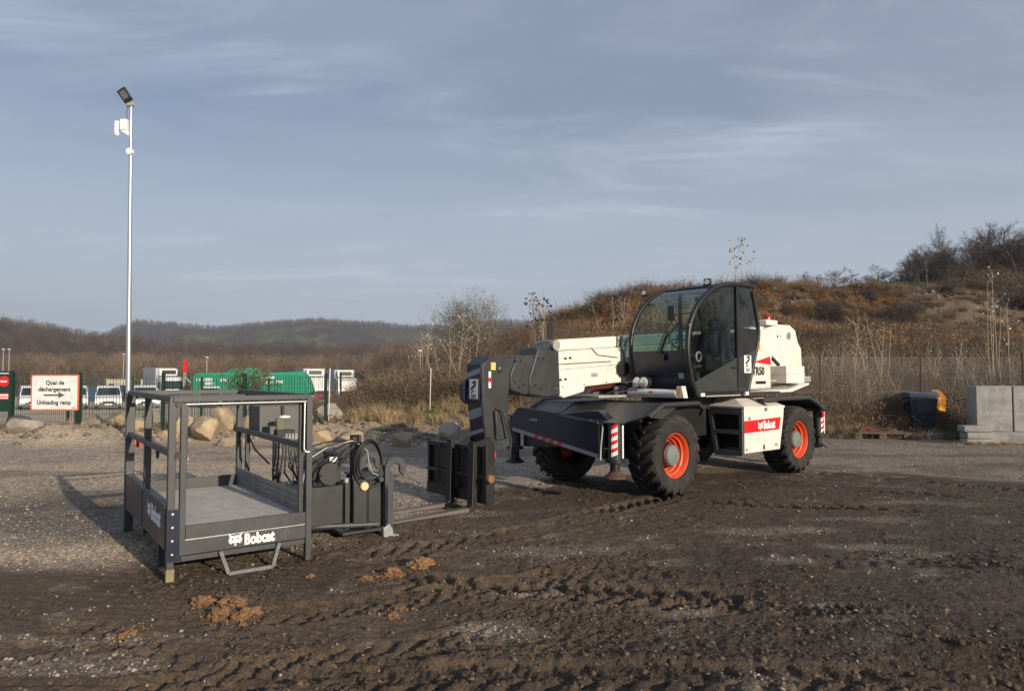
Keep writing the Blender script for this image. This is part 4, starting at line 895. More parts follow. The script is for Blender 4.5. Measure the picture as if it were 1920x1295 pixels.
#--OBJECTS2--
lp.rotation_euler = (0, -.013, 0)
# ------------------------------------------------------------------ parked vehicles in the lot
def lotz(x, y): return float(macro(np.array([x]), np.array([y]))[0])
def car_wheels(par, xs, ys_, r, w, name='wheel'):
    me = MB().lathe([(r*.55,-w/2),(r*.95,-w/2),(r,-w*.3),(r,w*.3),(r*.95,w/2),(r*.55,w/2)], (0,0,0), 'x', 16).mesh('wheel', vblack, 40)
    rm = MB().lathe([(0,-w/2-.005),(r*.3,-w/2-.02),(r*.56,-w/2+.01),(r*.56,w/2-.01),(r*.3,w/2+.02),(0,w/2+.005)], (0,0,0), 'x', 12).mesh('rim', lgrey, 40)
    for x in xs:
        for y in ys_:
            o = bpy.data.objects.new(name, me); C.objects.link(o); o.parent = par; o.location = (x, y, r)
            q = bpy.data.objects.new('rim', rm); C.objects.link(q); q.parent = o
def make_van(label, x, y, rz, paint=vanw, wd=1.9, ht=1.95, ln=4.8, hood=.75, name='parked_van', cat_='van', group='white vans parked beyond the fence'):
    t = thing(name, label, cat_, (x, y, lotz(x, y)), rz, group); hw = wd/2
    # profile in (y,z): front at y=0 (facing -Y)
    prof = [(.05,.28),(-.02,.45),(.0,.75),(.10,.98),(hood,1.12),(hood+.62,ht-.12),(hood+.85,ht-.02),(ln*.6,ht),(ln-.1,ht-.04),(ln,1.2),(ln,.30)]
    b = MB(); cs = []
    def inset(z): return 0 if z < 1.1 else (z-1.1)/(ht-1.1)*.14
    n = len(prof)
    for s in (-1, 1): b.add([(s*(hw-inset(z)), y_, z) for y_, z in prof], [tuple(range(n))])
    vs = [(-(hw-inset(z)), y_, z) for y_, z in prof] + [((hw-inset(z)), y_, z) for y_, z in prof]
    b.add(vs, [(i, (i+1) % n, n+(i+1) % n, n+i) for i in range(n)])
    bm = bmesh.new(); bd = b.build('body', paint, t, smooth=35, bevel=.05)
    k = (ht-.16-1.17)
    ya, za, yb, zb = hood+.02, 1.17, hood+.58, ht-.17
    nrm = Vector((0, -(zb-za), (yb-ya))).normalized()*.012
    w1, w2 = hw-.10, hw-.20
    MB().add([Vector(p)+nrm for p in ((-w1,ya,za),(w1,ya,za),(w2,yb,zb),(-w2,yb,zb))], [(0,1,2,3)]).build('windscreen', vglass, t)
    for s in (-1, 1):
        MB().add([(s*(hw-.012+.012),hood+.25,1.18),(s*(hw+.0),hood+1.35,1.18),(s*(hw-.10),hood+1.30,ht-.22),(s*(hw-.09),hood+.68,ht-.24)], [(0,1,2,3)]).build('side_window', vglass, t)
        MB().add([(s*(hw-.12),-.03,.66),(s*(hw-.42),-.035,.64),(s*(hw-.42),.05,.80),(s*(hw-.10),.12,.95),(s*(hw-.06),.08,.75)], [(0,1,2,3,4)]).build('headlight', lamp_glass, t)
        MB().box((s*(hw+.03)-.07,hood+.12,1.12), (s*(hw+.10)+.05,hood+.24,1.38)).build('mirror', vblack, t, bevel=.02)
    MB().box((-.42,-.04,.60), (.42,-.0,.72)).build('grille', vblack, t, bevel=.01); MB().box((-.60,-.066,.50), (.60,-.03,.59)).build('lower_intake', vblack, t)
    MB().box((-hw+.02,-.06,.30), (hw-.02,.05,.50)).build('bumper', mgrey, t, bevel=.03)
    MB().box((-.26,-.075,.40), (.26,-.062,.50)).build('number_plate', decal, t)
    car_wheels(t, (-hw+.12, hw-.12), (.85, ln-.95), .32, .2)
    return t
for px, d, rz, lab, ht in ((66, 57, 3, 'white van half hidden behind the left edge of the direction sign', 1.95), (141, 57, -2, 'white van half hidden behind the right edge of the direction sign', 1.95),
                       (205, 57, 0, 'white van fully visible between the sign and the lamp pole', 1.95), (277, 55, 6, 'white van right of the lamp pole, seen through the platform rails', 1.95),
                       (397, 62, 4, 'white van low behind the long green trailer', 1.9), (-8, 57, 0, 'dark van window at the left frame edge behind the gate', 1.95)):
    x, y = at(px, d); make_van(lab, x, y, R(rz)+math.atan2(-x, y), ht=ht, paint=vanw)
x, y = at(605, 73); make_van('small dark red car parked in front of the left white lorry', x, y, R(12), paint=vred, wd=1.7, ht=1.45, ln=4.0, hood=1.1, name='parked_car', cat_='car', group=None)
def make_truck(label, x, y, rz, boxcol=boxgrey, bl=8.0, h=4.0, grp='white lorries parked in the lot'):
    t = thing('lorry', label, 'lorry', (x, y, lotz(x, y)), rz, grp)
    MB().prism([(-.02,.55),(-.05,1.2),(.0,1.5),(.18,2.75),(.35,2.95),(1.7,3.0),(1.7,.55)], -1.2, 1.2, 'x').build('cab', vanw, t, bevel=.05)
    MB().add([(-1.08,-.01,1.62),(1.08,-.01,1.62),(1.02,.145,2.55),(-1.02,.145,2.55)], [(0,1,2,3)]).build('windscreen', vglass, t)
    MB().box((-.8,-.09,.85), (.8,-.05,1.35)).build('grille', vblack, t, bevel=.02)
    MB().box((-1.22,-.12,.38), (1.22,.1,.74)).build('bumper', mgrey, t, bevel=.05)
    for s in (-1, 1):
        MB().box((s*.95-.18,-.14,.48), (s*.95+.18,-.121,.64)).build('headlight', lamp_glass, t); MB().box((s*1.35-.08,.1,1.7), (s*1.35+.08,.3,2.4)).build('mirror', vblack, t, bevel=.03)
        MB().add([(s*1.203,.35,1.65),(s*1.203,1.35,1.65),(s*1.203,1.3,2.45),(s*1.203,.4,2.45)], [(0,1,2,3)]).build('side_window', vglass, t)
    MB().box((-1.25,1.9,1.0), (1.25,1.9+bl,h)).build('cargo_box', boxcol, t, bevel=.04)
    MB().box((-1.2,2.3,.5), (1.2,1.6+bl,.95)).build('chassis', vblack, t)
    fu = MB().box((-1.0,1.35,3.08), (1.0,1.88,h-.12)).build('fridge_unit', vanw, t, bevel=.08); MB().box((-.75,1.30,3.3), (.75,1.34,h-.25)).build('grille_panel', vblack, fu)
    car_wheels(t, (-1.05, 1.05), (.9, 1.9+bl*.72), .5, .3)
    return t
for px, d, rz, lab in ((325, 78, -16, 'white lorry behind the platform left corner with black fridge unit'), (597, 80, -20, 'white lorry just left of the rightmost one, behind the red car'), (653, 86, -20, 'rightmost white lorry in the lot, with grey box')):
    x, y = at(px, d); make_truck(lab, x, y, R(rz+34)+math.atan2(-x, y), bl=4.5)
def make_green(label, px, d, ln, h, rz, seed_):
    x, y = at(px, d); r = random.Random(seed_); t = thing('green_trailer', label, 'trailer', (x, y, lotz(x, y)), R(rz), 'bright green trailers behind the platform')
    MB().prism([(0,.9),(0,h-.3),(.3,h),(ln-.6,h+.15),(ln,h-.6),(ln+.5,1.3),(ln,.9)], 0, 2.4).build('tank_body', vgreen, t, bevel=.06)
    for i in range(int(ln//1.6)): MB().box((.5+i*1.6,-.05,1.0), (.62+i*1.6,-.002,h-.15)).build('rib', vgreen, t)
    for i in range(4): xx = r.uniform(.3, ln-1.8); zz = r.uniform(1.5, h-.6); MB().box((xx,-.03,zz), (xx+r.uniform(.6, 1.5),-.002,zz+.28)).build('white_marking', vanw, t)
    MB().box((0,.2,.55), (ln,2.2,.88)).build('chassis', vblack, t); MB().box((.2,-.02,.55), (ln*.8,.1,1.05)).build('side_guard', lgrey, t)
    car_wheels(t, (1.2, 2.6, ln-1.2), (.25, 2.15), .5, .3)
make_green('left green trailer, partly behind the lorry with the black fridge unit', 362, 74, 6.0, 3.3, 3, 1)
make_green('long green trailer with white markings in the middle of the lot', 425, 80, 3.4, 3.9, -4, 2)
make_green('right green trailer with rounded end beside the white lorries', 478, 74, 5.4, 3.35, 2, 3)
for px, d, w, h, m, lab, zz in ((166, 88, 1.8, 1.7, vblue, 'blue skip farthest left behind the vans', 0), (192, 92, 2.6, 1.9, vblue, 'blue skip behind the fully visible van', 0), (236, 92, 2.4, 1.9, vblue, 'blue skip just left of the lamp pole base', 0), (262, 95, 3.0, 1.9, vblue, 'blue skip right of the lamp pole', 0)):
    x, y = at(px, d); t = thing('skip', lab, 'skip', (x, y, lotz(x, y)+.1), 0, 'blue skips behind the vans')
    MB().prism([(.15,0),(w-.15,0),(w,h),(0,h)], 0, 1.8).build('skip_body', m, t); MB().box((-.05,-.06,h), (w+.05,1.86,h+.08)).build('rim', m, t)
    for i in range(3): MB().box((.3+i*(w-.7)/2,-.05,.15), (.4+i*(w-.7)/2,-.002 if False else .05,h-.05)).build('rib', m, t)
for px, d, lab in ((200, 100, 'cream site cabin standing behind the blue skips left of the pole'), (265, 104, 'cream site cabin standing behind the blue skips right of the pole')):
    x, y = at(px, d); t = thing('site_cabin', lab, 'cabin', (x, y, lotz(x, y)), R(5), 'cream cabins')
    MB().box((0,0,0), (2.6,3,2.9)).build('wall', cream, t); MB().box((-.08,-.08,2.9), (2.68,3.08,3.05)).build('roof', lgrey, t)
    MB().box((.4,-.03,1.5), (1.1,0-.002,2.3)).build('window', vglass, t); MB().box((1.5,-.03,.2), (2.2,-.002,2.2)).build('door', cream, t)
x, y = at(346, 78); t = thing('crane_mast', 'small red-tipped crane mast sticking up above the green trailers', 'crane', (x, y, lotz(x, y))); MB().bar((0,0,0), (.1,0,3.9), .22).build('mast', lgrey, t); MB().bar((.1,0,3.5), (.15,0,4.9), .42, .3).build('tip', red, t); MB().bar((.1,0,3.0), (1.6,0,1.5), .16).build('strut', lgrey, t)
x, y = at(190, 700); hz = 1.72+(699-645)/F0*700; t = thing('hill_house', 'tiny house with red-brown roof on the far hill left of the lamp pole', 'house', (x, y, hz)); MB().box((-3.5,0,-12), (3.5,6,2.6)).build('wall', housem, t); MB().prism([(-.5,2.6),(3,5),(6.5,2.6)], -4, 4, 'x').build('roof', roofm, t)
MB().box((-1.8,-.1,.5), (-.6,-.02,1.8)).build('window', vglass, t)
for i, (px, d, yt, lab) in enumerate(((6, 150, 655, 'leftmost thin pale pole in the valley'), (17, 150, 655, 'second thin pale pole in the valley from the left'), (388, 140, 670, 'thin lamp post in the valley above the green trailers'), (232, 160, 664, 'thin pale pole in the valley just left of the lamp pole'), (788, 90, 658, 'thin lamp post with small white head left of the willow bush'))):
    x, y = at(px, d); z0 = lotz(x, y) if px < 700 else 0; t = thing('far_pole', lab, 'pole', (x, y, z0)); zt_ = 1.72+(699-yt)/F0*d-z0
    MB().tube([(0,0,0), (0,0,zt_)], [.10, .07] if d > 100 else [.05, .04], 6).build('shaft', lgrey, t); MB().box((-.25,-.15,zt_-.02), (.25,.15,zt_+.14)).build('head', white_clean, t)

# ------------------------------------------------------------------ telehandler   (x forward, y left, z up)
TO = Vector((2.8326, 11.8234, 0)); TR = R(-138.94)
T = thing('telehandler', 'white and dark grey rotating telehandler with orange wheel rims and black cab', 'telehandler', TO, TR)
def B(): return MB()
# wheels
WR, WW = .585, .46
tb = MB()
tb.lathe([(.30,-.17),(.33,-.215),(.42,-.232),(.50,-.225),(.530,-.19),(.540,-.10),(.543,0),(.540,.10),(.530,.19),(.50,.225),(.42,.232),(.33,.215),(.30,.17)], (0,0,0), 'y', 56)
NL = 20
for k in range(NL):
    for s in (-1, 1):
        a0 = 2*PI*(k + (.5 if s > 0 else 0))/NL; rows = []
        for i in range(6):
            u = i/5; yy = s*(-.012 + .235*u); aa = a0 + .30*u**1.15; wd_ = .050+.022*u; ro = WR + .002 - .022*u**3; ri = .535 if u < .9 else .50
            if i == 5: ro -= .02
            rows.append([(math.cos(aa+da)*rr, yy, math.sin(aa+da)*rr) for da, rr in ((-wd_*1.25, ri), (-wd_*.8, ro), (wd_*.8, ro), (wd_*1.25, ri))])
        # shoulder drop
        u = 1; aa = a0+.36; rows.append([(math.cos(aa+da)*rr, s*.236, math.sin(aa+da)*rr) for da, rr in ((-.055, .47), (-.045, .525), (.045, .525), (.055, .47))])
        vs = [p for row in rows for p in row]; fs = []
        for i in range(6): fs += [(i*4+j, i*4+j+1, i*4+j+5, i*4+j+4) for j in range(3)]
        fs += [(0,1,2,3), tuple(24+j for j in range(4))]
        tb.add(vs, fs)
tyre_me = tb.mesh('tyre', rubber, 32)
rim_me = MB().lathe([(.315,.165),(.325,.19),(.312,.198),(.298,.185),(.285,.12),(.262,.108),(.255,.06),(.235,.045),(.228,.0),(.19,-.015),(.10,-.02)], (0,0,0), 'y', 48).mesh('wheel', orange, 40)
hub_me = MB().lathe([(.16,-.03),(.158,.0),(.152,.13),(.142,.16),(.135,.165),(.13,.158),(.0,.165)], (0,0,0), 'y', 36).mesh('hub', hubgrey, 40)
hubd_me = MB().lathe([(.20,-.02),(.198,.02),(.170,.035),(.162,.115),(.155,.118)], (0,0,0), 'y', 36).mesh('hub_flange', mat('hub_dark_red', (.07,.018,.014), .5, dirt=.4), 40)
nut_me = None
nb = MB()
for k in range(10):
    a = 2*PI*k/10; nb.cyl((math.cos(a)*.183,.01,math.sin(a)*.183), (math.cos(a)*.183,.045,math.sin(a)*.183), .014, 6)
nut_me = nb.mesh('wheel_nuts', blacks, 30)
for s, x_ in ((1, 1.735), (1, -1.865), (-1, 1.735), (-1, -1.865)):
    o = bpy.data.objects.new('wheel', rim_me); C.objects.link(o); o.parent = T; o.location = (x_, s*.985, WR-.025)
    a = {(1, True): 0, (1, False): .4, (-1, True): .2, (-1, False): .7}[(s, x_ > 0)]
    o.rotation_euler = (0, a, 0 if s > 0 else PI)
    for nm, me in (('tyre', tyre_me), ('hub', hub_me), ('hub_flange', hubd_me), ('wheel_nuts', nut_me)):
        q = bpy.data.objects.new(nm, me); C.objects.link(q); q.parent = o
# chassis and axles
ch = MB().box((-2.5,-.42,.62), (2.5,.42,1.12)); ch.box((-1.3,-.6,.70), (1.0,.55,1.14)); ch.build('chassis', blacks, T, bevel=.01)
for x_ in (1.735, -1.865):
    b = MB(); b.tube([(x_,-.8,.56),(x_,-.3,.56),(x_,0,.56),(x_,.3,.56),(x_,.8,.56)], [.11,.12,.20,.12,.11], 14); b.build('axle', blacks, T)
MB().cyl((0,0,1.14), (0,0,1.36), .62, 40).build('turntable', blacks, T)
# front deck with mudguards
def guard(xs_, name, sgn=1):
    prof = [(2.82,1.08),(2.32,1.15),(2.04,1.285),(1.20,1.29),(1.06,1.21)]
    if sgn < 0: prof = [(-.62,1.26),(-.75,1.295),(-1.30,1.295),(-2.24,1.29),(-2.60,1.16),(-2.74,1.08)]
    for s in (-1, 1):
        b = MB(); y0, y1 = (.45*s, 1.17*s)
        b.strip([(x, y0, z-.005) for x, z in prof], [(x, y1, z-.005) for x, z in prof]); b.strip([(x, y0, z-.025) for x, z in prof], [(x, y1, z-.025) for x, z in prof])
        o = b.build(name, dgrey, T, smooth=20)
        t_ = [(x, 1.19*s, z-.01) for x, z in prof]
        if sgn > 0: t_ = [(2.34,1.19*s,1.12)] + t_[1:] + [(1.02,1.12*s,1.10)]
        MB().tube(t_, .036, 10).build('edge_tube', dgrey, o, smooth=60)
    MB().prism([(x, z-.012) for x, z in prof] + [(prof[-1][0], 1.12), (prof[0][0], 1.0)], -.445, .445).build('deck', dgrey, T, bevel=.01)
guard(None, 'mudguard', 1); guard(None, 'mudguard', -1)
# under-guard valance at the front left: filled dark panel
MB().prism([(2.30,1.12),(2.04,1.25),(1.60,1.255),(2.0,1.08)], 1.10, 1.15).build('valance', dgrey, T)
# outriggers
def outrig(xb, s):
    # s = +1 front, -1 rear
    x0, x1 = (xb, xb+.12) if s > 0 else (xb-.12, xb)
    f = MB().prism([(-.93,.84),(-.93,1.10),(-.80,1.205),(.82,1.05),(.82,.585)], x0, x1, 'x').build('stabiliser_beam', navy, T, bevel=.012)
    xs = x1+.003 if s > 0 else x0-.003
    b = MB(); wh = MB(); N = 22
    def Pt(u, v): return (xs, -.925+1.74*u, .845-.26*u + .055*v)
    for i in range(N):
        tgt = b if (9 > i >= 5 or 13 > i >= 9) and i % 2 == 0 else wh
        tgt.add([Pt(i/N, 0), Pt((i+1)/N, 0), Pt((i+1.5)/N if i < N-1 else 1, 1), Pt((i+.5)/N if i else 0, 1)], [(0,1,2,3)])
    wh.build('reflective_strip', decalg, f, smooth=None); b.build('red_stripe', red, f, smooth=None)
    xr0, xr1 = (xb-.22, xb-.06) if s > 0 else (xb+.06, xb+.22)
    MB().prism([(-.88,.60),(-.88,.98),(.45,1.20),(.66,1.20),(.93,1.02),(.93,.72)], xr0, xr1, 'x').build('rear_stabiliser_beam', navy, T, bevel=.012)
    if s > 0:
        MB().tube([(x1+.02,-.72,1.20),(x1+.03,-.2,1.165),(x1+.03,.35,1.12),(x1+.02,.80,1.06)], .012, 6).build('hydraulic_pipe', dgrey, T)
        MB().box((x1+.001,-.55,1.02), (x1+.004,-.38,1.045)).build('plate_mark', decalg, f)
        MB().tube([(x1+.0,.78,1.06),(x1+.05,.84,1.07),(x1+.05,.88,1.0),(x1+.05,.88,.62)], .018, 8).build('guard_rod', dgrey, T)
        MB().tube([(x1+.05,.93,1.04),(x1+.10,.98,1.0),(x1+.10,.96,.85),(x1+.07,.92,.75),(x1+.09,.93,.58)], .010, 6).build('hose', hosel, T)
    for t_ in (1.08, -.98):
        xc = xb+.10*s if t_ > 0 else xb+.02*s; zt = 1.06; zb = .60
        L_ = MB().cyl((xc,t_,zb), (xc,t_,zt), .085, 18).build('outrigger_leg', dgrey, T)
        MB().box((xc-.11,t_-.14,zt), (xc+.11,t_+.10,zt+.02)).build('leg_cap', dgrey, T, bevel=.005)
        MB().cyl((xc,t_,zb-.04), (xc,t_,zb), .13, 18).cyl((xc,t_,zb-.17), (xc,t_,zb-.04), .065, 14).build('collar', blacks, L_)
        fo = MB().lathe([(0,.45),(.06,.45),(.09,.41),(.145,.375),(.15,.355),(0,.35)], (xc,t_,0), 'z', 20).build('foot_pad', rust if (s > 0 and t_ > 0) else blacks, T)
        if t_ > 0:
            st = MB(); sr = MB(); nn = 8
            for i in range(nn):
                z0_ = zb+.03+i*.05
                for kk in range(4):
                    a0 = (R(10) if s > 0 else R(60)) + kk*R(14); a1 = a0+R(14); zz = z0_+kk*.010
                    (sr if i % 2 else st).add([(xc+.0875*math.cos(a0),t_+.0875*math.sin(a0),zz),(xc+.0875*math.cos(a1),t_+.0875*math.sin(a1),zz+.010),(xc+.0875*math.cos(a1),t_+.0875*math.sin(a1),zz+.060),(xc+.0875*math.cos(a0),t_+.0875*math.sin(a0),zz+.050)], [(0,1,2,3)])
            st.build('white_band', decal, L_, smooth=None); sr.build('red_band', red, L_, smooth=None)
            MB().box((xc-.07,t_+.080,zb+.01), (xc-.045,t_+.092,zb+.44)).build('white_strip', decal, L_)
outrig(2.82, 1); outrig(-2.70, -1)
# side box
MB().prism([(-.42,.458),(-.42,1.185),(-1.25,1.165),(-1.23,1.0),(-1.10,.455)], .50, 1.205).build('side_tank', white, T, bevel=.012)
sp_ = MB().prism([(.0,.458),(.0,1.185),(-.62,1.175),(-.60,.458)], 1.207, 1.228).build('front_side_panel', white, T, bevel=.006)
MB().prism([(-.628,1.175),(-.608,.458),(-1.10,.455),(-1.235,1.0),(-1.255,1.165)], 1.207, 1.228).build('rear_side_panel', white, T, bevel=.006)
rf = MB(); vs = [(.02,1.235,1.19),(-1.27,1.235,1.17),(-1.12,.90,1.31),(-.02,.90,1.315),(.02,.50,1.20),(-.02,.60,1.315),(-1.12,.6,1.31)]
rf.add([(.02,1.235,1.19),(-1.27,1.235,1.17),(-1.15,.93,1.30),(-.22,.93,1.305),(.02,.52,1.19),(-.22,.55,1.305),(-1.15,.55,1.30),(.02,1.235,1.165),(-1.27,1.235,1.145),(.02,.52,1.165)], [(0,1,2,3),(0,3,5,4),(3,2,6,5),(0,7,8,1),(0,4,9,7)]); rf.build('tank_lid', white, T, smooth=15)
MB().prism([(1.232,1.10),(1.232,1.205),(.95,1.315),(.95,1.30),(1.2,1.19),(1.2,1.10)], -.70, -.62, 'x').build('lid_strap', mgrey, T)
MB().lathe([(0,0),(.028,0),(.028,.012),(0,.014)], (-.14,1.228,1.0), 'y', 16).build('fuel_cap', galv, T)
fr_ = MB()
# step frame: face towards +x at x=.02, t from .56 to 1.20
fr_.prism([(.565,1.16),(1.205,1.16),(1.205,1.06),(.59,1.06)], -.04, .02, 'x'); fr_.prism([(1.14,.42),(1.205,.42),(1.205,1.06),(1.14,1.06)], -.04, .02, 'x')
fr_.prism([(.585,1.06),(.66,1.06),(.76,.50),(.70,.40)], -.04, .02, 'x'); fr_.prism([(.70,.40),(.755,.50),(1.14,.50),(1.205,.455),(1.205,.42)], -.04, .02, 'x'); fr_.prism([(.68,.75),(.69,.82),(1.14,.82),(1.14,.75)], -.04, .02, 'x')
fr_.build('step_frame', mgrey, T, bevel=.008)
MB().box((-.40,.60,.50), (-.36,1.20,1.15)).build('recess_back', dgrey, T); MB().box((-.40,.62,.42), (.0,.655,1.16)).build('recess_side', black, T); MB().box((-.40,.60,1.12), (-.02,1.2,1.155)).build('recess_top', black, T)
for z_ in (.46, .77): MB().box((-.36,.70,z_), (-.03,1.15,z_+.03)).build('step', mgrey, T)
for z_ in (.86, .52): MB().box((-.359,.92,z_), (-.33,1.12,z_+.18)).build('pocket', lgrey, T, bevel=.02)
# red label with lettering
lab = MB().prism([(.0,.775),(.0,.965),(-1.14,.985),(-1.08,.785)], 1.2285, 1.2305).build('red_label', red, T)
Mlab = lambda x, z: frame((x, 1.2318, z), (-1,0,.012), (0,0,1))
cat(Mlab(-.40, .80), .155, decal, red, lab); text('lettering', 'Bobcat', .175, Mlab(-.575, .82), decal, lab, .0085, sx=.74)
# slewing superstructure base
MB().box((-1.35,-.75,1.365), (1.15,1.12,1.41)).build('slewing_deck', dgrey, T, bevel=.01)
MB().box((1.16,-.55,1.345), (2.15,.12,1.385)).build('front_platform', lgrey, T, bevel=.01)
MB().prism([(1.2,1.39),(1.2,1.56),(1.75,1.44),(1.75,1.39)], -.42, -.36).build('bracket_plate', mgrey, T); MB().prism([(1.2,1.39),(1.2,1.58),(1.62,1.50),(1.62,1.39)], -.06, -.02).build('bracket_plate', mgrey, T, bevel=.005)
MB().tube([(1.75,-.50,1.42),(2.2,-.50,1.43)], .03, 8).build('guard_tube', lgrey, T)
MB().tube([(2.35,-.2,1.50),(1.2,-.2,1.52)], .045, 10).build('lift_ram', mat('dark_red_ram', (.10,.02,.02), .5), T)
bp = MB().tube([(1.47,.14,1.435),(1.47,1.02,1.43)], .05, 16).build('front_bumper_tube', white_clean, T, smooth=60)
MB().box((1.36,.12,1.362), (1.52,1.05,1.38)).build('bumper_shelf', lgrey, T)
MB().prism([(1.02,1.36),(1.16,1.36),(1.12,1.53),(1.04,1.53)], 1.40, 1.50, 'x').build('bumper_end', white, bp); MB().box((1.505,1.04,1.39), (1.508,1.11,1.50)).build('warning_label', yellow, bp)
MB().box((1.518,.55,1.425), (1.522,.62,1.45)).build('red_mark', red, bp)
for s_, a in ((0, 0), (1, 0)):
    yy = .335 + .13*s_; hl = MB().cyl((1.44,yy,1.58), (1.53,yy,1.58), .085, 24).build('headlight', black, T, smooth=50); MB().lathe([(.0,.112),(.05,.108),(.074,.097),(.078,.09)], (1.44,yy,1.58), 'x', 24).build('lens', lamp_glass, hl, smooth=60); 
MB().box((1.44,.36,1.46), (1.50,.45,1.51)).build('light_bracket', lgrey, T)
# boom
def box_sec(poly, a, b_, nm, m, bev=.02): return MB().prism(poly, a, b_).build(nm, m, T, bevel=bev)
bc = -.22
zt = lambda x: 2.02 + (2.86-x)*.067; zb = lambda x: 1.52 + (2.28-x)*.066
base = box_sec([(2.86,2.03),(2.965,1.64),(2.965,1.45),(2.72,1.355),(2.29,1.44),(2.27,1.515),(1.05,1.60),(-3.3,zb(-3.3)),(-3.3,zt(-3.3)),(1.05,2.15)], bc-.18, bc+.18, 'boom_base', white)
MB().prism([(2.80,2.205),(2.86,2.10),(2.86,2.035),(1.0,2.155),(-2.9,2.42),(-2.9,2.62),(1.0,2.335)], bc-.13, bc+.13).build('boom_top_box', white, T, bevel=.03)
MB().lathe([(0,-.19),(.075,-.19),(.075,.19),(0,.19)], (2.88,bc,2.12), 'y', 20).build('pulley', lgrey, T)
MB().box((1.25,bc+.131,2.12), (1.50,bc+.14,2.30)).build('top_bracket', lgrey, base)
b = MB()
for x_, z_ in ((2.70,1.93),(2.60,1.94),(2.80,1.62),(2.70,1.63)): b.box((x_-.03,bc+.181,z_-.015), (x_+.02,bc+.186,z_+.015))
b.build('slot', blacks, base)
b = MB().tube([(2.90,bc+.185,1.84),(2.3,bc+.188,1.87),(1.7,bc+.188,1.90)], .006, 5); b.tube([(2.15,bc+.19,2.10),(2.0,bc+.19,1.99),(1.8,bc+.19,1.98),(1.55,bc+.19,1.96)], .006, 5); b.tube([(1.50,bc+.2,2.18),(1.42,bc+.22,2.0),(1.43,bc+.22,1.85)], .009, 5)
b.build('cable', hose, base)
MB().tube([(2.9,bc+.183,1.76),(1.15,bc+.183,1.88)], .004, 4).build('seam', lgrey, base)
cr_ = MB().cyl((1.46,bc+.18,1.79), (1.46,bc+.27,1.79), .105, 24).build('cable_reel', black, T, smooth=40)
b = MB()
for k in range(8): a = k*PI/4; b.tube([(1.46+.10*math.cos(a),bc+.25,1.79+.10*math.sin(a)),(1.46+.13*math.cos(a+.3),bc+.22,1.79+.13*math.sin(a+.3)),(1.46+.09*math.cos(a+.7),bc+.2,1.79+.10*math.sin(a+.7))], .008, 5)
b.build('cable_loops', hose, cr_)
box_sec([(3.235,2.065),(2.83,2.04),(2.80,1.40),(3.07,1.375),(3.40,1.415),(3.415,1.64),(3.28,1.975)], bc-.19, bc+.187, 'boom_section', dgrey)
MB().prism([(3.235,2.065),(2.84,2.21),(2.80,2.18),(2.83,2.04)], bc-.10, bc+.12).build('boom_bracket', dgrey, T, bevel=.01)
box_sec([(3.62,1.945),(3.26,1.98),(3.2,1.5),(3.38,1.425),(3.47,1.41),(3.73,1.485),(3.74,1.70)], bc-.165, bc+.165, 'boom_section', dgrey)
box_sec([(4.10,1.915),(3.55,1.935),(3.5,1.55),(3.73,1.50),(3.745,1.42),(3.755,.84),(4.14,.78),(4.195,1.30),(4.215,1.83)], bc-.14, bc+.14, 'boom_head', dgrey)
fc = MB().prism([(4.105,1.912),(4.22,1.83),(4.20,1.30),(4.145,.85),(4.165,.85),(4.222,1.30),(4.243,1.835),(4.12,1.935)], bc-.15, bc+.145).build('head_front_plate', navy, T, bevel=.004)
for z_, hh in ((1.70, .07), (1.14, .12), (.93, .05)):
    def FX(z): return np.interp(z, [.85, 1.30, 1.835], [4.169, 4.226, 4.247])
    ya, yb_ = bc-.145, bc+.14
    MB().add([(FX(z_-.05),ya,z_-.05),(FX(z_+.02),yb_,z_+.02),(FX(z_+hh+.02),yb_,z_+hh+.02),(FX(z_+hh-.05),ya,z_+hh-.05)], [(0,1,2,3)]).build('stripe', decalg, fc)
st = MB().box((4.236,bc-.08,1.36), (4.262,bc+.13,1.66)).build('sign_backing', black, T, bevel=.004)
MB().box((4.2625,bc-.06,1.38), (4.265,bc+.11,1.64)).build('blind_spot_sign', decal, st)
Ms = frame((4.2655,bc-.06,1.38), (0,1,0), (0,0,1))
def blind_icon(M, par, s):
    flat('pictogram', [[(.02,.13),(.05,.11),(.15,.18),(.13,.21)], [(.05,.20),(.09,.24),(.15,.23),(.14,.205),(.09,.20)], [(.03,.085),(.09,.12),(.10,.10),(.05,.07)]], M @ Matrix.Diagonal((s, s, 1, 1)), signb, par)
    text('lettering', 'ANGLES', .030*s, M @ Matrix.Translation((.085*s, .036*s, 0)), signb, par, .0012, align='CENTER'); text('lettering', 'MORTS', .030*s, M @ Matrix.Translation((.085*s, .008*s, 0)), signb, par, .0012, align='CENTER')
blind_icon(Ms, st, 1.0)
MB().box((3.98,bc+.141,1.76), (4.06,bc+.144,1.86)).build('yellow_label', yellow, T); MB().box((4.06,bc+.141,1.52), (4.10,bc+.144,1.74)).build('white_label', decal, T); MB().box((4.06,bc+.145,1.60), (4.10,bc+.147,1.66)).build('red_mark', red, T)
MB().lathe([(0,0),(.045,0),(.045,.02),(.02,.03),(0,.03)], (3.90,bc+.14,1.77), 'y', 16).build('pin', dgrey, T)
b = MB()
for x_, z_ in ((3.66,1.60),(3.58,1.52),(3.50,1.56),(3.64,1.88),(3.55,1.89),(3.24,1.92),(3.14,1.925),(3.30,1.55),(3.20,1.50)): b.lathe([(0,0),(.016,0),(.014,.012),(0,.013)], (x_, bc+(.165 if x_ > 3.42 else .187), z_), 'y', 8)
b.build('bolts', blacks, T)
MB().prism([(4.22,1.30),(4.22,1.64),(4.30,1.58),(4.30,1.36)], bc-.22, bc-.15).build('side_lug', navy, T)
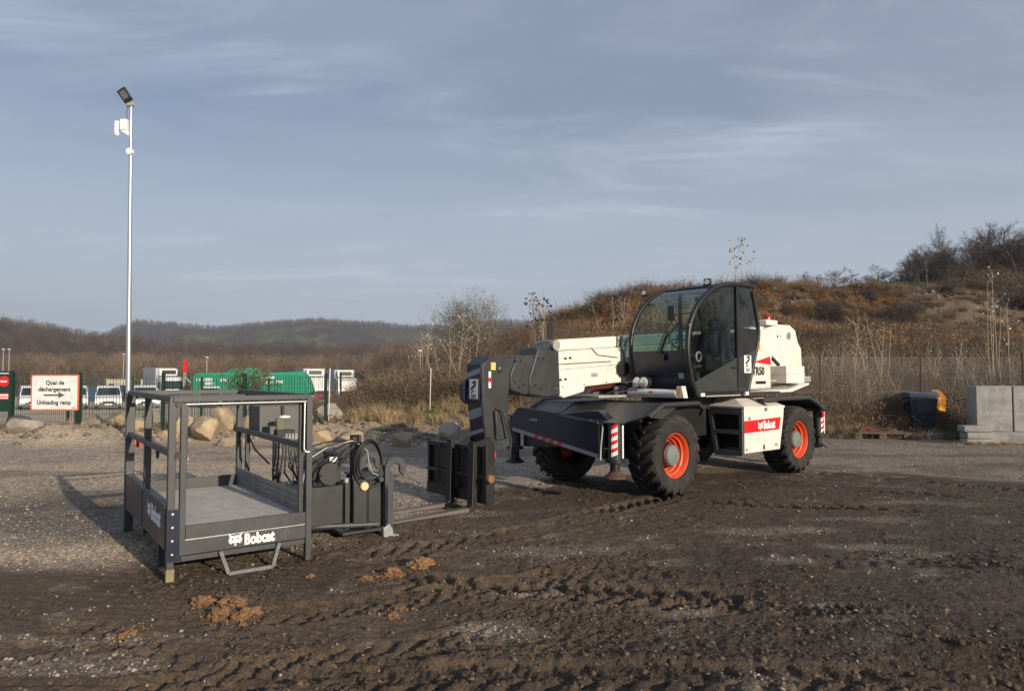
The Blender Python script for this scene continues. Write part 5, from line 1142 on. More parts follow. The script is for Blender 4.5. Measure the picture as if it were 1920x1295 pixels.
MB().tube([(3.98,bc+.15,1.24),(3.90,bc+.2,1.22),(3.84,bc+.22,1.0),(3.80,bc+.26,.82),(3.83,bc+.26,.66),(3.95,bc+.22,.62)], .013, 8).build('hydraulic_hose', hose, T, smooth=60)
MB().tube([(4.0,bc+.16,1.22),(3.98,bc+.17,1.0),(3.97,bc+.16,.85)], .03, 10).build('tilt_ram', dgrey, T, smooth=60)
MB().prism([(2.90,2.21),(2.86,2.30),(2.88,2.47),(2.93,2.50),(2.97,2.5),(2.97,2.22)], bc+.08, bc+.10).build('mirror', black, T, bevel=.004)
# quick hitch and fork carriage
MB().prism([(4.45,.12),(4.20,.12),(4.16,.45),(4.05,.62),(4.0,.80),(4.10,.88),(4.25,.84),(4.40,.78),(4.45,.6)], bc+.12, bc+.16).build('hitch_plate', blacks, T, bevel=.005)
MB().prism([(4.45,.12),(4.20,.12),(4.16,.45),(4.05,.62),(4.0,.80),(4.10,.88),(4.25,.84),(4.40,.78),(4.45,.6)], bc-.2, bc-.16).build('hitch_plate', blacks, T, bevel=.005)
MB().cyl((4.15,bc-.2,.72), (4.15,bc+.24,.72), .05, 14).build('hitch_pin', galv, T); MB().box((4.0,bc+.17,.60), (4.12,bc+.175,.68)).build('red_white_label', red, T)
MB().tube([(4.2,bc+.2,.2),(4.12,bc+.22,.45),(4.10,bc+.2,.6)], [.05,.05,.03], 10).build('lock_ram', blacks, T)
cy0, cy1 = -.94, .34; worn = mat('worn_tine_steel', (.15,.135,.12), .5, .3, dirt=.6, dcol=(.10,.08,.06), bump=.2)
ca = MB(); ca.box((4.43,cy0,.74), (4.49,cy1,.80)); ca.box((4.43,cy0,.10), (4.49,cy1,.24)); ca.box((4.40,cy0,.10), (4.48,cy0+.05,.80)); ca.box((4.36,cy1-.05,.10), (4.50,cy1+.03,.82)); ca.box((4.41,bc+.04,.2), (4.45,bc+.12,.78)); ca.box((4.41,bc-.28,.2), (4.45,bc-.2,.78)); 
ca_o = ca.build('fork_carriage', blacks, T, bevel=.006)
MB().box((4.425,cy0+.05,.24), (4.435,cy1-.05,.74)).build('back_plate', blacks, ca_o)
MB().cyl((4.47,cy0,.42), (4.47,cy1+.05,.42), .022, 10).build('fork_shaft', rust, ca_o); MB().lathe([(0,-.03),(.05,-.03),(.06,0),(.05,.04),(0,.045)], (4.47,cy1+.06,.42), 'y', 10).build('shaft_end', mat('ochre_rust', (.22,.11,.045), .85, bump=.5), ca_o)
for y_ in (-.62, -.42, -.1, .02): MB().tube([(4.50,y_,.78),(4.52,y_+.005,.6),(4.50,y_,.3)], .012, 6).build('hose', hose, ca_o)
for y_ in (-.33, .14):
    tn = MB().prism([(4.50,.86),(4.56,.86),(4.58,.07),(4.62,.055),(4.62,.0),(4.56,.0),(4.50,.05)], y_-.055, y_+.055).build('fork_tine', blacks, ca_o, bevel=.006); MB().prism([(4.621,.054),(5.72,.03),(5.72,.01),(4.621,.0)], y_-.055, y_+.055).build('tine_blade', worn, ca_o, bevel=.006)
    # dried mud film on the upper side of the blade
MB().box((4.60,-.33+.055,.01), (4.66,.14-.055,.05)).build('tie_bar', blacks, ca_o)
# cab
prof = [(1.22,1.40),(1.34,1.635),(1.425,1.95),(1.42,2.24),(1.345,2.476),(1.166,2.72),(.903,2.917),(.578,3.049),(.125,3.108),(-.325,3.113)]
rear = [(-.436,2.79),(-.537,2.373),(-.448,2.078),(-.25,1.60),(-.17,1.40)]
def smoothp(P, n=4):
    out = []
    for i in range(len(P)-1):
        p0, p1, p2, p3 = [Vector((*P[j], 0)) for j in (max(i-1, 0), i, i+1, min(i+2, len(P)-1))]
        for k in range(n):
            t = k/n; v = .5*((2*p1)+(-p0+p2)*t+(2*p0-5*p1+4*p2-p3)*t*t+(-p0+3*p1-3*p2+p3)*t**3); out.append((v.x, v.y))
    out.append(P[-1]); return out
sp3 = smoothp(prof, 4); rp = smoothp([prof[-1]]+rear, 3)[1:]
YL, YR = 1.185, .14
cabf = MB()
cabf.tube([(x, YL, z) for x, z in sp3], .040, 8); cabf.tube([(x, YR, z) for x, z in sp3], .034, 8)
cabf.tube([(x, YL, z) for x, z in rp], .034, 8); cabf.tube([(x, YR, z) for x, z in rp], .034, 8)
cabf.box((-.20,YR,1.40), (1.20,YL,1.44)); cabf.bar((.13,YL,3.08), (.115,YL,1.5), .05); cabf.bar((-.53,YR,2.37), (-.53,YL,2.37), .05); cabf.bar((-.33,YR,3.1), (-.33,YL,3.1), .05)
cabf.bar((.13,YR,3.08), (.10,YR,1.5), .05); cabf.bar((1.425,YR,2.03), (1.425,YL,2.03), .035)
cf_o = cabf.build('cab_frame', black, T, smooth=50)
ro = [p for p in sp3 if p[0] < .62]
o = MB().strip([(x, YR, z+.01) for x, z in ro], [(x, YL, z+.01) for x, z in ro]).strip([(x, YR, z-.03) for x, z in ro], [(x, YL, z-.03) for x, z in ro]).build('cab_roof', dgrey, T)
MB().box((-.45,YR,3.118), (.2,YL+.02,3.14)).build('roof_hatch', dgrey, T, bevel=.01)
ws = [p for p in sp3 if p[0] >= .58 and p[1] > 2.04]; ws = [(1.425,2.05)] + ws
MB().strip([(x, YR+.03, z) for x, z in ws], [(x, YL-.03, z) for x, z in ws]).build('windscreen', glassw, T, smooth=80)
lo = [(1.22,1.40),(1.28,1.51),(1.34,1.635),(1.39,1.78),(1.42,1.93),(1.428,2.02)]
fp = MB().strip([(x+.005, YR-.02, z) for x, z in lo], [(x+.005, YL, z) for x, z in lo]).build('front_panel', navy, T, smooth=60)
MB().prism([(x+.004, z) for x, z in lo] + [(1.1,2.02),(1.0,1.41)], YR-.02, YR).build('front_panel_side', navy, T)
for s, x_, z_, y_ in (('BO', 1.418, 1.86, .40), ('CHARPENTE', 1.385, 1.70, .30)):
    pass
Mg = lambda y_, z_: frame((float(np.interp(z_, [q[1] for q in lo], [q[0] for q in lo]))+.0075, y_, z_), (0,1,0), (.20,0,1))
text('faded_lettering', 'BO', .11, Mg(.42, 1.84), ghost, fp, .004); text('faded_lettering', 'CHARPENTE', .105, Mg(.28, 1.66), ghost, fp, .004)
MB().add([(1.358,.98,1.64),(1.358,1.07,1.64),(1.378,1.07,1.72),(1.378,.98,1.72)], [(0,1,2,3)]).build('small_label', decalg, fp)
# side door: glass and lower panel
side = sp3
door_top = [p for p in side]
gl = [(1.27,1.60)] + [(x-.03, z) for x, z in side if z > 1.64 and x > .16] + [(.15,3.07),(.13,1.97)]
dr = MB().prism(gl, YL-.004, YL+.002).build('door_glass', glassd, T, smooth=None)
ql = [(.11,3.07),(-.30,3.08),(-.41,2.79),(-.47,2.45),(.11,2.45)]
MB().prism(ql, YL-.004, YL+.002).build('quarter_glass', glassd, T, smooth=None)
MB().prism([(.11,2.43),(-.50,2.43),(-.52,2.37),(-.45,2.08),(.11,1.90)], YL-.006, YL+.004).build('quarter_panel', black, T)
MB().prism([(1.27,1.585),(.13,1.96),(.13,1.44),(1.20,1.44)], YL-.01, YL+.012).build('door_panel', dgrey, T, bevel=.004)
MB().prism([(.11,1.95),(-.43,2.10),(-.20,1.46),(-.17,1.42),(.11,1.44)], YL-.01, YL+.010).build('rear_panel', dgrey, T, bevel=.004)
b = MB()
for i in range(9): b.box((-.16,YL+.0105,1.50+i*.03), (.03,YL+.0135,1.512+i*.03))
b.build('vent_slats', black, T)
bs = MB().box((-.28,YL+.011,1.72), (-.07,YL+.014,2.0)).build('blind_spot_sign', decal, T)
# the sheet is seen from outside (+y): x axis runs backwards
blind_icon(frame((-.075,YL+.0145,1.73), (-1,0,0), (0,0,1)), bs, 1.12)
MB().tube([(.30,YL+.02,1.80),(.20,YL+.03,1.80)], .014, 8).build('door_handle', black, T); MB().tube([(1.33,YL+.01,1.80),(1.15,YL+.03,1.82)], .02, 8).build('hinge', black, T)
for x_ in (1.10, -.12): MB().box((x_-.05,YL-.02,1.375), (x_+.05,YL+.03,1.425)).build('step_bracket', white_clean, T)
# far side panel and rear window
MB().prism([(x, z) for x, z in [(1.20,1.44),(1.36,1.95),(-.45,2.0),(-.17,1.44)]], YR-.006, YR+.002).build('right_lower_panel', black, T)
MB().prism([(1.38,2.0)] + [(x-.03, z) for x, z in side if z > 2.0 and x > -.3] + [(-.32,3.08),(-.43,2.79),(-.52,2.37),(-.44,2.02)], YR-.004, YR).build('right_glass', glassw, T, smooth=None)
MB().add([(-.33,YR,3.08),(-.33,YL,3.08),(-.53,YL,2.37),(-.53,YR,2.37)], [(0,1,2,3)]).build('rear_glass', glassw, T, smooth=None)
MB().add([(-.53,YR,2.37),(-.53,YL,2.37),(-.17,YL,1.42),(-.17,YR,1.42)], [(0,1,2,3)]).build('rear_wall', black, T, smooth=None)
# interior
MB().box((-.10,.45,1.75), (.38,.92,1.87)).box((-.18,.46,1.85), (-.04,.91,2.45)).box((-.15,.55,2.45), (-.06,.82,2.62)).build('seat', mgrey, T, bevel=.03)
MB().lathe([(.165,-.012),(.178,0),(.165,.012),(.155,0),(.165,-.012)], (0,0,0), 'z', 24).build('steering_wheel', black, T, loc=(.82,.66,2.16), rot=(0,R(-32),0))
MB().tube([(.86,.66,2.15),(1.0,.66,1.5)], .03, 8).build('steering_column', black, T); MB().box((.95,.45,1.45), (1.25,.9,1.98)).build('console', black, T, bevel=.03); MB().box((.3,.95,1.75), (.75,1.08,1.98)).build('armrest', mgrey, T, bevel=.02)
MB().lathe([(0,0),(.055,0),(.06,.012),(0,.014)], (1.08,YL-.08,1.68), 'y', 20).build('round_sticker', mat('pale_green_sticker', (.35,.5,.42), .5), T); MB().tube([(1.05,YL-.07,2.0),(1.08,YL-.07,1.73)], .008, 6).build('lever', lgrey, T)
MB().lathe([(.075,0),(.08,.02),(.055,.03),(.05,0)], (1.17,YL-.01,1.96), 'y', 20).build('speaker_ring', mgrey, T)
# wiper, lights, mirrors
wp = MB(); wp.tube([(1.46,.72,1.98),(1.46,.85,2.25),(1.40,1.02,2.46)], .010, 6); wp.tube([(1.46,.66,2.02),(1.45,.80,2.32),(1.36,.92,2.54)], .008, 6); wp.tube([(1.47,.68,1.95),(1.455,.86,2.33)], .018, 6); wp.box((1.43,.62,1.90), (1.48,.80,2.0)); wp.build('wiper', black, T)
MB().tube([(1.30,1.16,2.60),(1.50,1.02,2.56),(1.50,.98,2.50)], .010, 6).tube([(1.38,1.17,2.35),(1.52,1.0,2.40),(1.50,.95,2.52)], .010, 6).build('mirror_arm', black, T)
MB().box((1.49,.90,2.48), (1.515,1.02,2.70)).build('mirror', black, T, bevel=.008)
def wlight(x, y, z, nm='work_light'):
    o = MB().box((x-.03,y-.055,z-.055), (x+.035,y+.055,z+.055)).build(nm, black, T, bevel=.015); MB().lathe([(0,.042),(.035,.040),(.042,.032)], (x,y,z), 'x', 16).build('lens', lamp_glass, o); MB().tube([(x,y,z-.05),(x-.03,y,z-.16)], .015, 6).build('bracket', black, o)
wlight(1.02, YR-.04, 3.0); wlight(.75, YL-.1, 3.10)
MB().box((-.30,.95,3.12), (-.12,1.12,3.15)).build('roof_marker_light', deepred, T, bevel=.01)
b = MB()
for z_ in (2.41, 2.46): b.lathe([(0,0),(.018,.0),(.018,.02),(0,.02)], (1.40,YL+.01,z_-.05), 'y', 10)
b.build('hinge_bolts', galv, T)
b = MB()
for x_ in (1.3, 1.8, 2.3, 2.75): b.lathe([(0,0),(.012,0),(.01,.008),(0,.009)], (x_, bc+.18, 1.52+(2.75-x_)*.06), 'y', 8)
for x_ in (2.9, 2.86): b.lathe([(0,0),(.014,0),(.012,.01),(0,.011)], (x_, bc+.18, 1.50), 'y', 8)
b.build('bolts', mgrey, base)
MB().box((2.0,bc+.181,1.66), (2.14,bc+.184,1.72)).build('small_decal', decalg, base); MB().box((1.20,bc+.181,1.70), (1.26,bc+.184,1.80)).build('small_decal', yellow, base)
MB().tube([(1.9,.2,1.42),(1.6,.32,1.47),(1.3,.25,1.44),(1.2,.1,1.5)], .014, 6).tube([(1.95,.1,1.41),(1.6,.15,1.5),(1.3,.1,1.46)], .012, 6).build('hydraulic_hose', hose, T, smooth=60)
MB().tube([(2.86,.6,1.08),(2.7,.7,.95),(2.6,.8,.8),(2.4,.7,.7)], .014, 6).build('hydraulic_hose', hose, T, smooth=60)
for x_ in (-.05,): MB().box((x_-.02,1.229,.50), (x_+.012,1.234,.53)).build('latch', blacks, T)
MB().box((-.60,1.2285,.49), (-.56,1.236,.56)).build('door_latch', blacks, T); MB().box((-1.02,1.2285,.52), (-.94,1.2305,.56)).build('small_decal', decalg, T)
MB().prism([(-.30,1.40),(-.30,1.36),(.9,1.36),(.9,1.40)], 1.121, 1.13).build('deck_edge', lgrey, T)
# rear superstructure: engine cover, tower, ballast
MB().prism([(-.20,1.43),(-.50,2.0),(-.62,2.08),(-1.0,2.11),(-1.18,2.06),(-1.245,1.98),(-1.25,1.44)], .36, 1.02).build('engine_cover', white, T, bevel=.05)
tri = MB().prism([(-.66,1.90),(-1.19,2.0),(-1.22,1.86)], 1.0235, 1.0255).build('red_triangle', red, T)
tx = text('lettering', 'TR50', .185, frame((-.62,1.0258,1.69), (-1,0,0), (0,0,1)), signb, T, .006, sx=.92)
MB().box((-1.05,1.015,1.535), (-.72,1.024,1.585)).build('grab_slot', blacks, T, bevel=.01)
MB().prism([(-.20,1.41),(-.15,1.36),(-2.1,1.38),(-2.75,1.50),(-2.75,1.54),(-2.0,1.43)], -.55, .95).build('rear_skirt', white, T, bevel=.01)
tw_p = [(-1.0,1.42),(-1.0,2.0),(-2.35,2.48),(-2.95,2.63),(-3.25,2.69),(-3.75,2.70),(-3.98,2.60),(-4.08,2.36),(-4.22,2.22),(-4.25,1.72),(-3.9,1.45)]
tl = MB().prism(tw_p, .04, .075).build('tower_plate', white, T, bevel=.006); MB().prism(tw_p, -.54, -.505).build('tower_plate', white, T, bevel=.006)
MB().prism([(-3.75,2.69),(-3.98,2.59),(-4.08,2.35),(-4.22,2.21),(-4.25,1.72),(-4.18,1.72),(-4.15,2.18),(-4.0,2.33),(-3.9,2.55),(-3.72,2.62)], -.503, .035).build('tower_back', white, T)
MB().tube([(-1.05,.078,1.50),(-1.6,.078,1.47),(-3.9,.078,1.52),(-4.2,.078,1.75)], .010, 6).build('weld_edge', white, tl); MB().box((-2.35,.0755,2.20), (-2.20,.078,2.30)).build('small_decal', yellow, tl)
MB().lathe([(0,0),(.075,0),(.075,.02),(.04,.022),(.0,.022)], (-3.68,.075,2.48), 'y', 20).build('boom_pivot', galv, tl)
b = MB().lathe([(0,0),(.03,0),(0,.004)], (-3.25,.075,2.45), 'y', 10).lathe([(0,0),(.02,0),(0,.004)], (-3.38,.075,2.46), 'y', 10); b.prism([(-2.98,1.98),(-3.32,1.80),(-3.32,1.90),(-3.02,2.06)], .0755, .081); b.build('slot', blacks, tl)
MB().box((-3.22,-.2,2.66), (-2.78,.1,2.77)).build('beacon_base', white, T, bevel=.015); MB().lathe([(.0,2.90),(.055,2.89),(.075,2.85),(.08,2.77),(.0,2.77)], (-3.08,-.05,0), 'z', 20).build('beacon', deepred, T, smooth=60)
MB().box((-2.1,.10,2.06), (-1.75,.35,2.26)).build('yellow_box', yellowp, T, bevel=.01)
MB().tube([(-2.0,.2,2.26),(-2.0,.2,2.42)], .02, 6).build('stub', blacks, T)
MB().box((-.9,-.1,2.1), (-.55,.34,2.40)).build('black_air_intake', black, T, bevel=.05)
tbx = MB().box((-2.88,.30,1.53), (-2.19,.80,1.85)).build('tool_box', white, T, bevel=.012); MB().box((-2.9,.28,1.70), (-2.17,.815,1.708)).build('lid_edge', white, tbx)
MB().box((-2.19,.20,1.56), (-1.60,.60,1.60)).build('box_shelf', lgrey, T)
lb = MB().prism([(-2.89,1.545),(-2.89,1.665),(-3.60,1.655),(-3.60,1.55)], .55, .57).build('rear_light_bar', lgrey, T)
b = MB()
for x_, z_ in ((-3.0,1.6),(-3.15,1.61),(-3.45,1.6),(-3.55,1.6)): b.lathe([(0,0),(.014,0),(0,.006)], (x_,.57,z_), 'y', 8)
b.build('bolts', blacks, lb)
MB().tube([(-1.7,.62,1.52),(-2.3,.83,1.49),(-2.85,.83,1.52),(-3.05,.62,1.47),(-3.25,.62,1.50),(-3.27,.6,1.62)], .012, 6).build('cable', hose, T, smooth=60)
# outboard tail lamp by the rear outrigger
MB().box((-2.99,.80,1.02), (-2.60,1.22,1.05)).build('rear_bracket', blacks, T); MB().box((-2.80,1.16,.92), (-2.72,1.20,1.0)).build('side_reflector', red, T)

# ------------------------------------------------------------------ work platform  (x along the front edge, y back, z up)
PO = Vector((-2.838, 5.8105, 0)); PRZ = R(36.423)
Pf = thing('work_platform', 'dark grey steel man-lift basket with rails, hoses and hook-on attachment frame', 'work platform', PO, PRZ)
PW, PL = 1.16, 2.30
def sq(p, q, w, nm='post', m=bgrey, par=Pf, h=None, bev=.004, lab=None): return MB().bar(p, q, w, h).build(nm, m, par, bevel=bev, label=lab)
# left side: corner posts, legs
sq((0,0,.0), (0,0,1.50), .058, 'post')
MB().bar((0,0,0), (0,0,.10), .062).build('muddy_foot', mat('ochre_mud', (.24,.20,.11), .9, bump=.4), Pf)
sq((.0,1.16,.18), (.0,1.16,1.50), .06, 'post'); sq((0,PL,.0), (0,PL,1.50), .085, 'post')
sq((0,-.03,1.50), (0,PL+.03,1.50), .05, 'top_rail'); sq((0,.03,1.05), (0,PL,1.05), .05, 'mid_rail')
for y_ in (.62, 1.75): MB().prism([(y_-.03,1.03),(y_+.05,1.03),(y_+.01,.95)], -.012, .012, 'x').build('gusset', bgrey, Pf)
lp1 = MB().box((-.035,.03,.25), (.0,1.13,.60)).build('side_panel', navy, Pf, bevel=.003); MB().box((-.036,1.19,.25), (.0,PL-.04,.60)).build('side_panel', navy, Pf, bevel=.003)
MB().box((-.04,.03,.60), (.03,1.13,.62)).build('panel_cap', bgrey, Pf); MB().box((-.04,1.19,.60), (.03,PL-.04,.62)).build('panel_cap', bgrey, Pf)
Mside = lambda y_, z_: frame((-.0368,y_,z_), (0,-1,0), (0,0,1))
cat(Mside(.86, .40), .17, decal, navy, lp1); text('lettering', 'Bobcat', .19, Mside(.66, .41), decal, lp1, .009, sx=.82)
bs_ = MB().box((.032,-.036,.16), (.085,-.030,.59)).box((-.032,-.036,.16), (.031,-.031,.59)).build('bolt_strip', navy, Pf)
b = MB()
for z_ in (.22,.33,.44,.55): b.lathe([(0,-.052),(.012,-.050),(.015,-.037)], (.01,0,z_), 'y', 12)
b.build('bolts', chrome, Pf)
# front: inner post, panels, rails
sq((.085,-.02,.20), (.085,-.02,1.47), .048, 'inner_post'); sq((PW,-.02,0), (PW,-.02,1.50), .055, 'post'); sq((PW-.055,.03,.3), (PW-.055,.03,1.46), .04, 'inner_post')
MB().box((.11,-.045,.335), (PW-.03,-.015,.445)).build('front_board', bgrey, Pf, bevel=.003); fb = MB().box((.062,-.047,.205), (PW-.03,-.012,.325)).build('front_board', bgrey, Pf, bevel=.003)
MB().box((.11,-.035,.325), (PW-.03,-.02,.335)).build('groove_edge', galv, Pf)
MB().box((.03,-.03,.15), (PW-.03,.03,.195)).build('bottom_beam', bgrey, Pf, bevel=.004)
Mfr = lambda x, z: frame((x, -.0478, z), (1,0,0), (0,0,1))
cat(Mfr(.45, .228), .12, decal, bgrey, fb); text('lettering', 'Bobcat', .125, Mfr(.585, .228), decal, fb, .0062, sx=.74)
b = MB()
for a_ in (((.93,.40),(.945,.36)), ((.95,.41),(.96,.35)), ((.90,.29),(.915,.24)), ((.92,.24),(.94,.31)), ((.955,.31),(.945,.23)), ((.965,.30),(.97,.26))): (x0,z0),(x1,z1) = a_; b.bar((x0,-.0478,z0), (x1,-.0478,z1), .003, .001)
b.build('scratches', decalg, fb)
sq((.0,-.02,1.50), (PW,-.02,1.50), .045, 'top_rail'); MB().tube([(.10,-.03,1.455),(PW-.03,-.03,1.455)], .017, 12).build('slide_bar', chrome, Pf, smooth=60)
MB().tube([(.12,-.03,1.455),(.115,-.03,1.45),(.115,.02,1.0),(.125,.02,.98),(.14,.02,1.0)], .008, 8).build('hanging_rod', chrome, Pf, smooth=60)
MB().tube([(PW-.05,-.03,1.46),(PW-.045,-.035,1.44),(PW-.05,-.035,1.02),(PW-.03,-.045,.99),(PW+.0,-.05,.99)], .010, 8).build('hanging_rod', galv, Pf, smooth=60)
for z_ in (1.46, 1.03): MB().cyl((.045,-.05,z_), (.045,.02,z_), .028, 14).build('pivot', black, Pf)
MB().tube([(PW-.055,.03,1.46),(PW-.055,.03,.30)], .022, 8).build('slide_tube', bgrey, Pf)
# fold-down step
b = MB(); pr = [(.385,.20),(.455,-.0),(.83,-.0),(.885,.20)]
for i in range(3): b.bar((pr[i][0],-.055,pr[i][1]), (pr[i+1][0],-.055,pr[i+1][1]), .035, .03)
b.build('step_bar', mat('galvanised_step', (.17,.175,.175), .55, .4, var=.3, vscale=60, bump=.3), Pf)
# under-frame
for x_ in (.42, .85): MB().bar((x_,.0,.19), (x_,PL,.19), .06).build('floor_bearer', bgrey, Pf)
for y_ in (.35, 1.2, PL-.05): MB().bar((.02,y_,.23), (PW,y_,.23), .05).build('cross_bearer', bgrey, Pf)
MB().bar((.02,.50,.20), (.02,.50,.0), .05).build('leg', bgrey, Pf)
MB().box((.03,.02,.375), (PW-.01,PL-.03,.40)).build('floor', floorm, Pf)
MB().box((.04,PL-.03,.40), (PW-.02,PL,.52)).build('rear_board', bgrey, Pf, bevel=.003); MB().box((.04,PL-.0,.30), (PW-.02,PL+.01,.40)).build('rear_beam', bgrey, Pf)
# back top rail, right side
sq((0,PL,1.50), (PW,PL,1.50), .05, 'top_rail'); sq((0,PL-.35,1.46), (PW,PL-.35,1.46), .035, 'top_rail')
sq((PW,PL,.30), (PW,PL,1.50), .062, 'post'); sq((PW+.07,PL-.10,.25), (PW+.07,PL-.10,1.03), .05, 'post'); sq((PW,-.02,1.50), (PW,PL,1.50), .05, 'top_rail'); sq((PW,.03,1.03), (PW,PL,1.05), .055, 'mid_rail')
MB().box((PW-.03,.07,.40), (PW-.01,PL-.03,.60)).build('toe_board', alu, Pf, bevel=.002)
b = MB()
for i in range(34):
    for j in range(3): yy = .12+i*.063+(j % 2)*.03; b.bar((PW-.0315,yy,.44+j*.05), (PW-.0315,yy+.012,.462+j*.05), .008, .002)
b.build('tread_pattern', alu, Pf, smooth=None)
MB().box((PW-.008,.02,.20), (PW+.03,PL-.03,.39)).build('right_beam', bgrey, Pf)
MB().box((PW-.035,.02,.38), (PW+.02,.07,.62)).build('end_cap', bgrey, Pf); MB().tube([(PW-.03,.03,.60),(PW-.03,.03,.65)], .012, 8).build('pin', chrome, Pf)
# control box and cable mast
cb_ = MB().box((1.24,1.78,1.0), (1.78,2.2,1.34)).build('control_box', mat('grey_cabinet', (.085,.085,.082), .5, dirt=.3), Pf, bevel=.008)
MB().bar((1.50,1.76,.98), (1.50,1.76,1.34), .03).build('box_seam', blacks, cb_)
MB().bar((1.36,1.55,.30), (1.36,1.55,1.03), .075, .06).build('cable_mast', bgrey, Pf, bevel=.004)
for z_ in (.62,.75,.88,.55): MB().bar((1.36,1.55,z_), (1.36,1.55,z_+.012), .084, .07).build('cable_tie', black, Pf)
sk = MB().box((1.30,1.33,1.02), (1.50,1.45,1.09)).build('socket_panel', black, Pf, bevel=.005); MB().box((1.30,1.34,1.09), (1.39,1.40,1.22)).build('display', mat('olive_screen', (.13,.13,.07), .3), sk, bevel=.01)
MB().lathe([(0,1.25),(.06,1.24),(.065,1.22),(.0,1.21)], (1.42,1.45,0), 'z', 14).build('white_cap', white_clean, sk)
b = MB()
for i in range(4): b.cyl((1.40+i*.035,1.32,.98), (1.40+i*.035,1.32,1.05), .013, 10)
b.build('plug', lgrey, sk)
rh = random.Random(4)
for i in range(7):
    x0 = 1.36+i*.032; e = (1.62+rh.uniform(-.12,.1), 1.1+rh.uniform(-.3,.2), .38+rh.uniform(0,.06)); sag = rh.uniform(.42, .62)
    MB().tube([(x0,1.32,.99),(x0+.0,1.31,.85),(x0+rh.uniform(-.05,.05),1.28,sag+.1),(x0+.08,1.2,sag-.08),e,(1.75,.85+rh.uniform(-.2,.2),.42+rh.uniform(0,.1)),(1.9,.75,.60)], .0105, 7).build('hose', hose, Pf, smooth=60)
for i in range(3): MB().tube([(1.20,1.2+i*.1,.45),(1.34,1.2,.40+.02*i),(1.55,1.05,.42),(1.72,.85,.55+.03*i)], .010, 6).build('hose', [hose, hosel, hose][i], Pf, smooth=60)
MB().tube([(1.18,2.0,1.0),(1.2,1.8,.85),(1.3,1.6,.7)], .012, 6).build('hose', hose, Pf)
# rotator, pivot box and hook frame
MB().box((1.24,.50,.17), (1.72,.56,.56)).box((1.24,1.05,.17), (1.72,1.11,.56)).box((1.20,.50,.17), (1.26,1.11,.56)).build('pivot_box', dgrey, Pf, bevel=.006)
MB().box((1.24,.56,.50), (1.72,1.05,.54)).build('box_top', dgrey, Pf)
ry = (1.62,.80); MB().cyl((1.60,.55,.68), (1.60,.80,.68), .115, 22).build('rotary_actuator', dgrey, Pf, smooth=40)
MB().box((1.42,.62,.62), (1.50,.95,.80)).box((1.36,.60,.80), (1.80,.64,.83)).box((1.66,.60,.60), (1.74,.90,.88)).build('valve_block', blacks, Pf, bevel=.006); MB().box((1.60,.56,.80), (1.68,.59,.85)).build('valve_tag', white_clean, Pf)
b = MB()
for i in range(5): b.tube([(1.40+i*.05,.6,.62),(1.38+i*.05,.58,.56+.02*(i%2)),(1.42+i*.05,.57,.52)], .012, 6)
b.build('fitting', blacks, Pf)
MB().box((1.745,.50,.10), (1.80,.60,.58)).box((1.84,.50,.10), (2.02,.56,.60)).build('mast_plate', dgrey, Pf, bevel=.005)
MB().cyl((1.775,.55,.12), (1.775,.55,.62), .035, 12).build('pivot_pin', galv, Pf)
MB().box((1.86,.58,.58), (1.96,.66,1.06)).build('hose_mast', dgrey, Pf); b = MB(); b.tube([(1.83,.55,.97),(1.83,.55,1.06),(1.91,.55,1.06),(1.91,.55,.97)], .008, 6, closed=True); b.build('hose_hook', blacks, Pf)
for i in range(3):
    rr = .155+.022*i; cx_, cz_ = 2.02-.012*i, .785-.012*i; b = MB(); pts_ = [(cx_+rr*.82*math.cos(a), .50-.012*i+.02*math.sin(2*a), cz_+rr*1.28*math.sin(a)) for a in [2*PI*k/28 for k in range(28)]]
    b.tube(pts_, .0115, 7, closed=True); b.build('hose_coil', hose, Pf, smooth=60)
for i in range(8):
    q = i/7; e = (1.24+.34*q, .62-.04*(i % 3), .84-.26*q); m1 = (1.88-.10*(1-q)-.04*q, .50-.012*(i % 3), 1.02-.02*q); m2 = ((1.88+e[0])/2-.05*(1-q)+.03*q, .52-.03*(i % 2), 1.01-.13*q-.015*(i % 2))
    MB().tube([(1.89,.51,.99), m1, m2, (e[0]+.08-.02*q, .58, e[2]+.10-.02*q), e, (e[0]+.02,.68,.58)], .0068, 6).build('hose', hosel if i == 2 else hose, Pf, smooth=60)
MB().tube([(1.88,.50,.98),(1.98,.48,.90),(2.0,.48,.76),(2.04,.48,.66),(2.14,.47,.62)], .006, 6).build('pale_hose', hosel, Pf, smooth=60)
MB().lathe([(0,-.02),(.042,-.02),(.048,0),(.042,.01),(0,.01)], (1.95,.485,.53), 'y', 20).build('yellow_cap', mat('pale_yellow', (.62,.54,.30), .5), Pf)
# hook frame
def hook(y0, y1):
    P_ = [(2.17,.10),(2.17,.55),(2.12,.62),(2.14,.72)]
    c = (2.275,.70); ro = .125; ri = .058
    out = [(c[0]+ro*math.cos(a), c[1]+ro*math.sin(a)) for a in [R(180-15*k) for k in range(16)]]
    inn = [(c[0]-.005+ri*math.cos(a), c[1]+ri*math.sin(a)) for a in [R(-30+15*k) for k in range(15)]]
    poly = [(2.17,.06),(2.15,.56)] + out + inn + [(2.255,.60),(2.245,.50),(2.245,.06)]
    o = MB().prism(poly, y0, y1).build('hook_plate', bgrey, Pf, bevel=.002)
    return o
hook(.40, .44); hook(1.02, 1.06)
MB().prism([(2.13,-.0),(2.13,.08),(2.20,.12),(2.24,.06),(2.25,.0),(2.30,.0),(2.32,-.02),(2.14,-.02)], .39, .45).build('foot_hook', galv, Pf, bevel=.004)
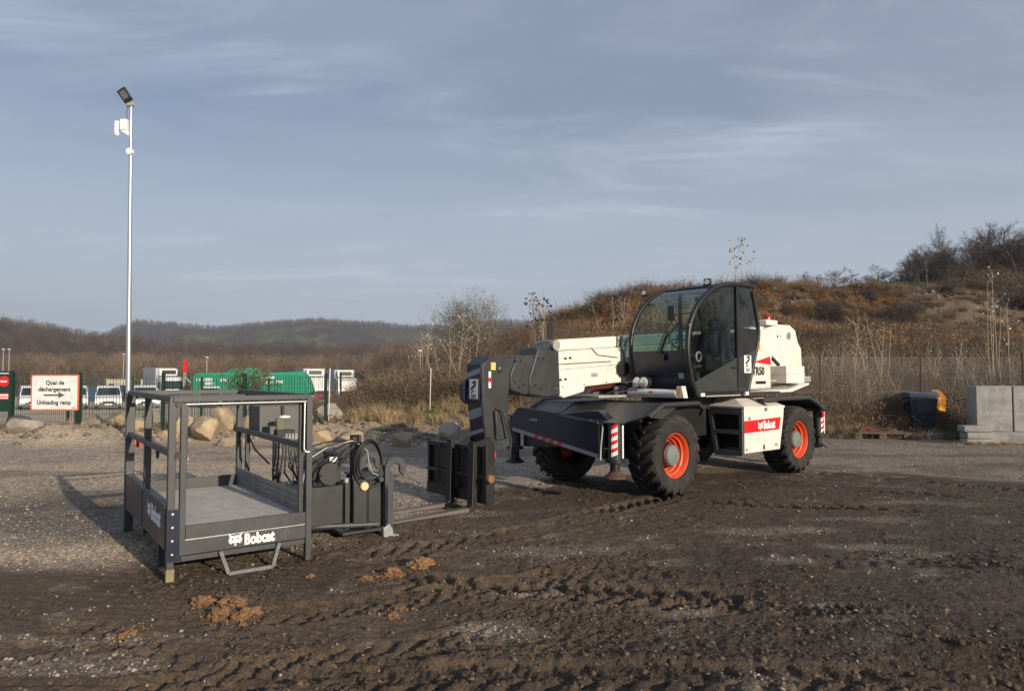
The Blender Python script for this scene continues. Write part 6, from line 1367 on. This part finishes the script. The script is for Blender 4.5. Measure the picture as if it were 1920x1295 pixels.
# oval-holed cross plate
n_ = 32; pc = (.70, .33); b = MB(); outer = []; inner = []
for k in range(n_):
    a = 2*PI*k/n_; ca_, sa_ = math.cos(a), math.sin(a); inner.append((pc[0]+.17*ca_, pc[1]+.20*sa_)); s_ = min(.30/max(abs(ca_), 1e-6), .27/max(abs(sa_), 1e-6)); outer.append((pc[0]+s_*ca_, pc[1]+s_*sa_))
for x_ in (2.155, 2.185): b.add([(x_, y, z) for y, z in outer] + [(x_, y, z) for y, z in inner], [(k, (k+1) % n_, n_+(k+1) % n_, n_+k) for k in range(n_)])
b.add([(x_, y, z) for x_ in (2.155, 2.185) for y, z in inner], [(k, (k+1) % n_, n_+(k+1) % n_, n_+k) for k in range(n_)]); b.add([(x_, y, z) for x_ in (2.155, 2.185) for y, z in outer], [(k, (k+1) % n_, n_+(k+1) % n_, n_+k) for k in range(n_)])
b.build('oval_hole_plate', navy, Pf, smooth=40)
MB().box((1.98,.50,.08), (2.155,.53,.60)).box((1.98,1.0,.08), (2.155,1.03,.60)).box((1.95,.47,.60), (2.18,1.03,.62)).box((1.70,.45,.05), (2.2,1.0,.08)).build('frame_web', dgrey, Pf, bevel=.004)
MB().cyl((2.10,.38,.60), (2.10,1.08,.60), .025, 12).build('cross_tube', bgrey, Pf); MB().tube([(1.3,.6,.16),(1.75,.5,.14),(2.1,.45,.12)], .025, 8).build('bottom_tube', bgrey, Pf)

# ------------------------------------------------------------------ air
hz_ = MB().box((-4200,-90,-25), (4200,3200,420)).build('haze', None, None, smooth=None) if False else None
me = MB().box((-4500,-90,-25), (5500,3300,330)).mesh('haze', [], None); ho = bpy.data.objects.new('haze', me); C.objects.link(ho); ho['kind'] = 'stuff'; ho['label'] = 'thin blue winter haze over the valley'
hm_ = bpy.data.materials.new('haze_air'); hm_.use_nodes = True; nn_ = hm_.node_tree.nodes; nn_.remove(nn_['Principled BSDF']); pv = nn_.new('ShaderNodeVolumePrincipled'); pv.inputs['Density'].default_value = .00024; pv.inputs['Color'].default_value = (.82,.88,.95,1); pv.inputs['Anisotropy'].default_value = .2
hm_.node_tree.links.new(pv.outputs[0], nn_['Material Output'].inputs['Volume']); me.materials.append(hm_)
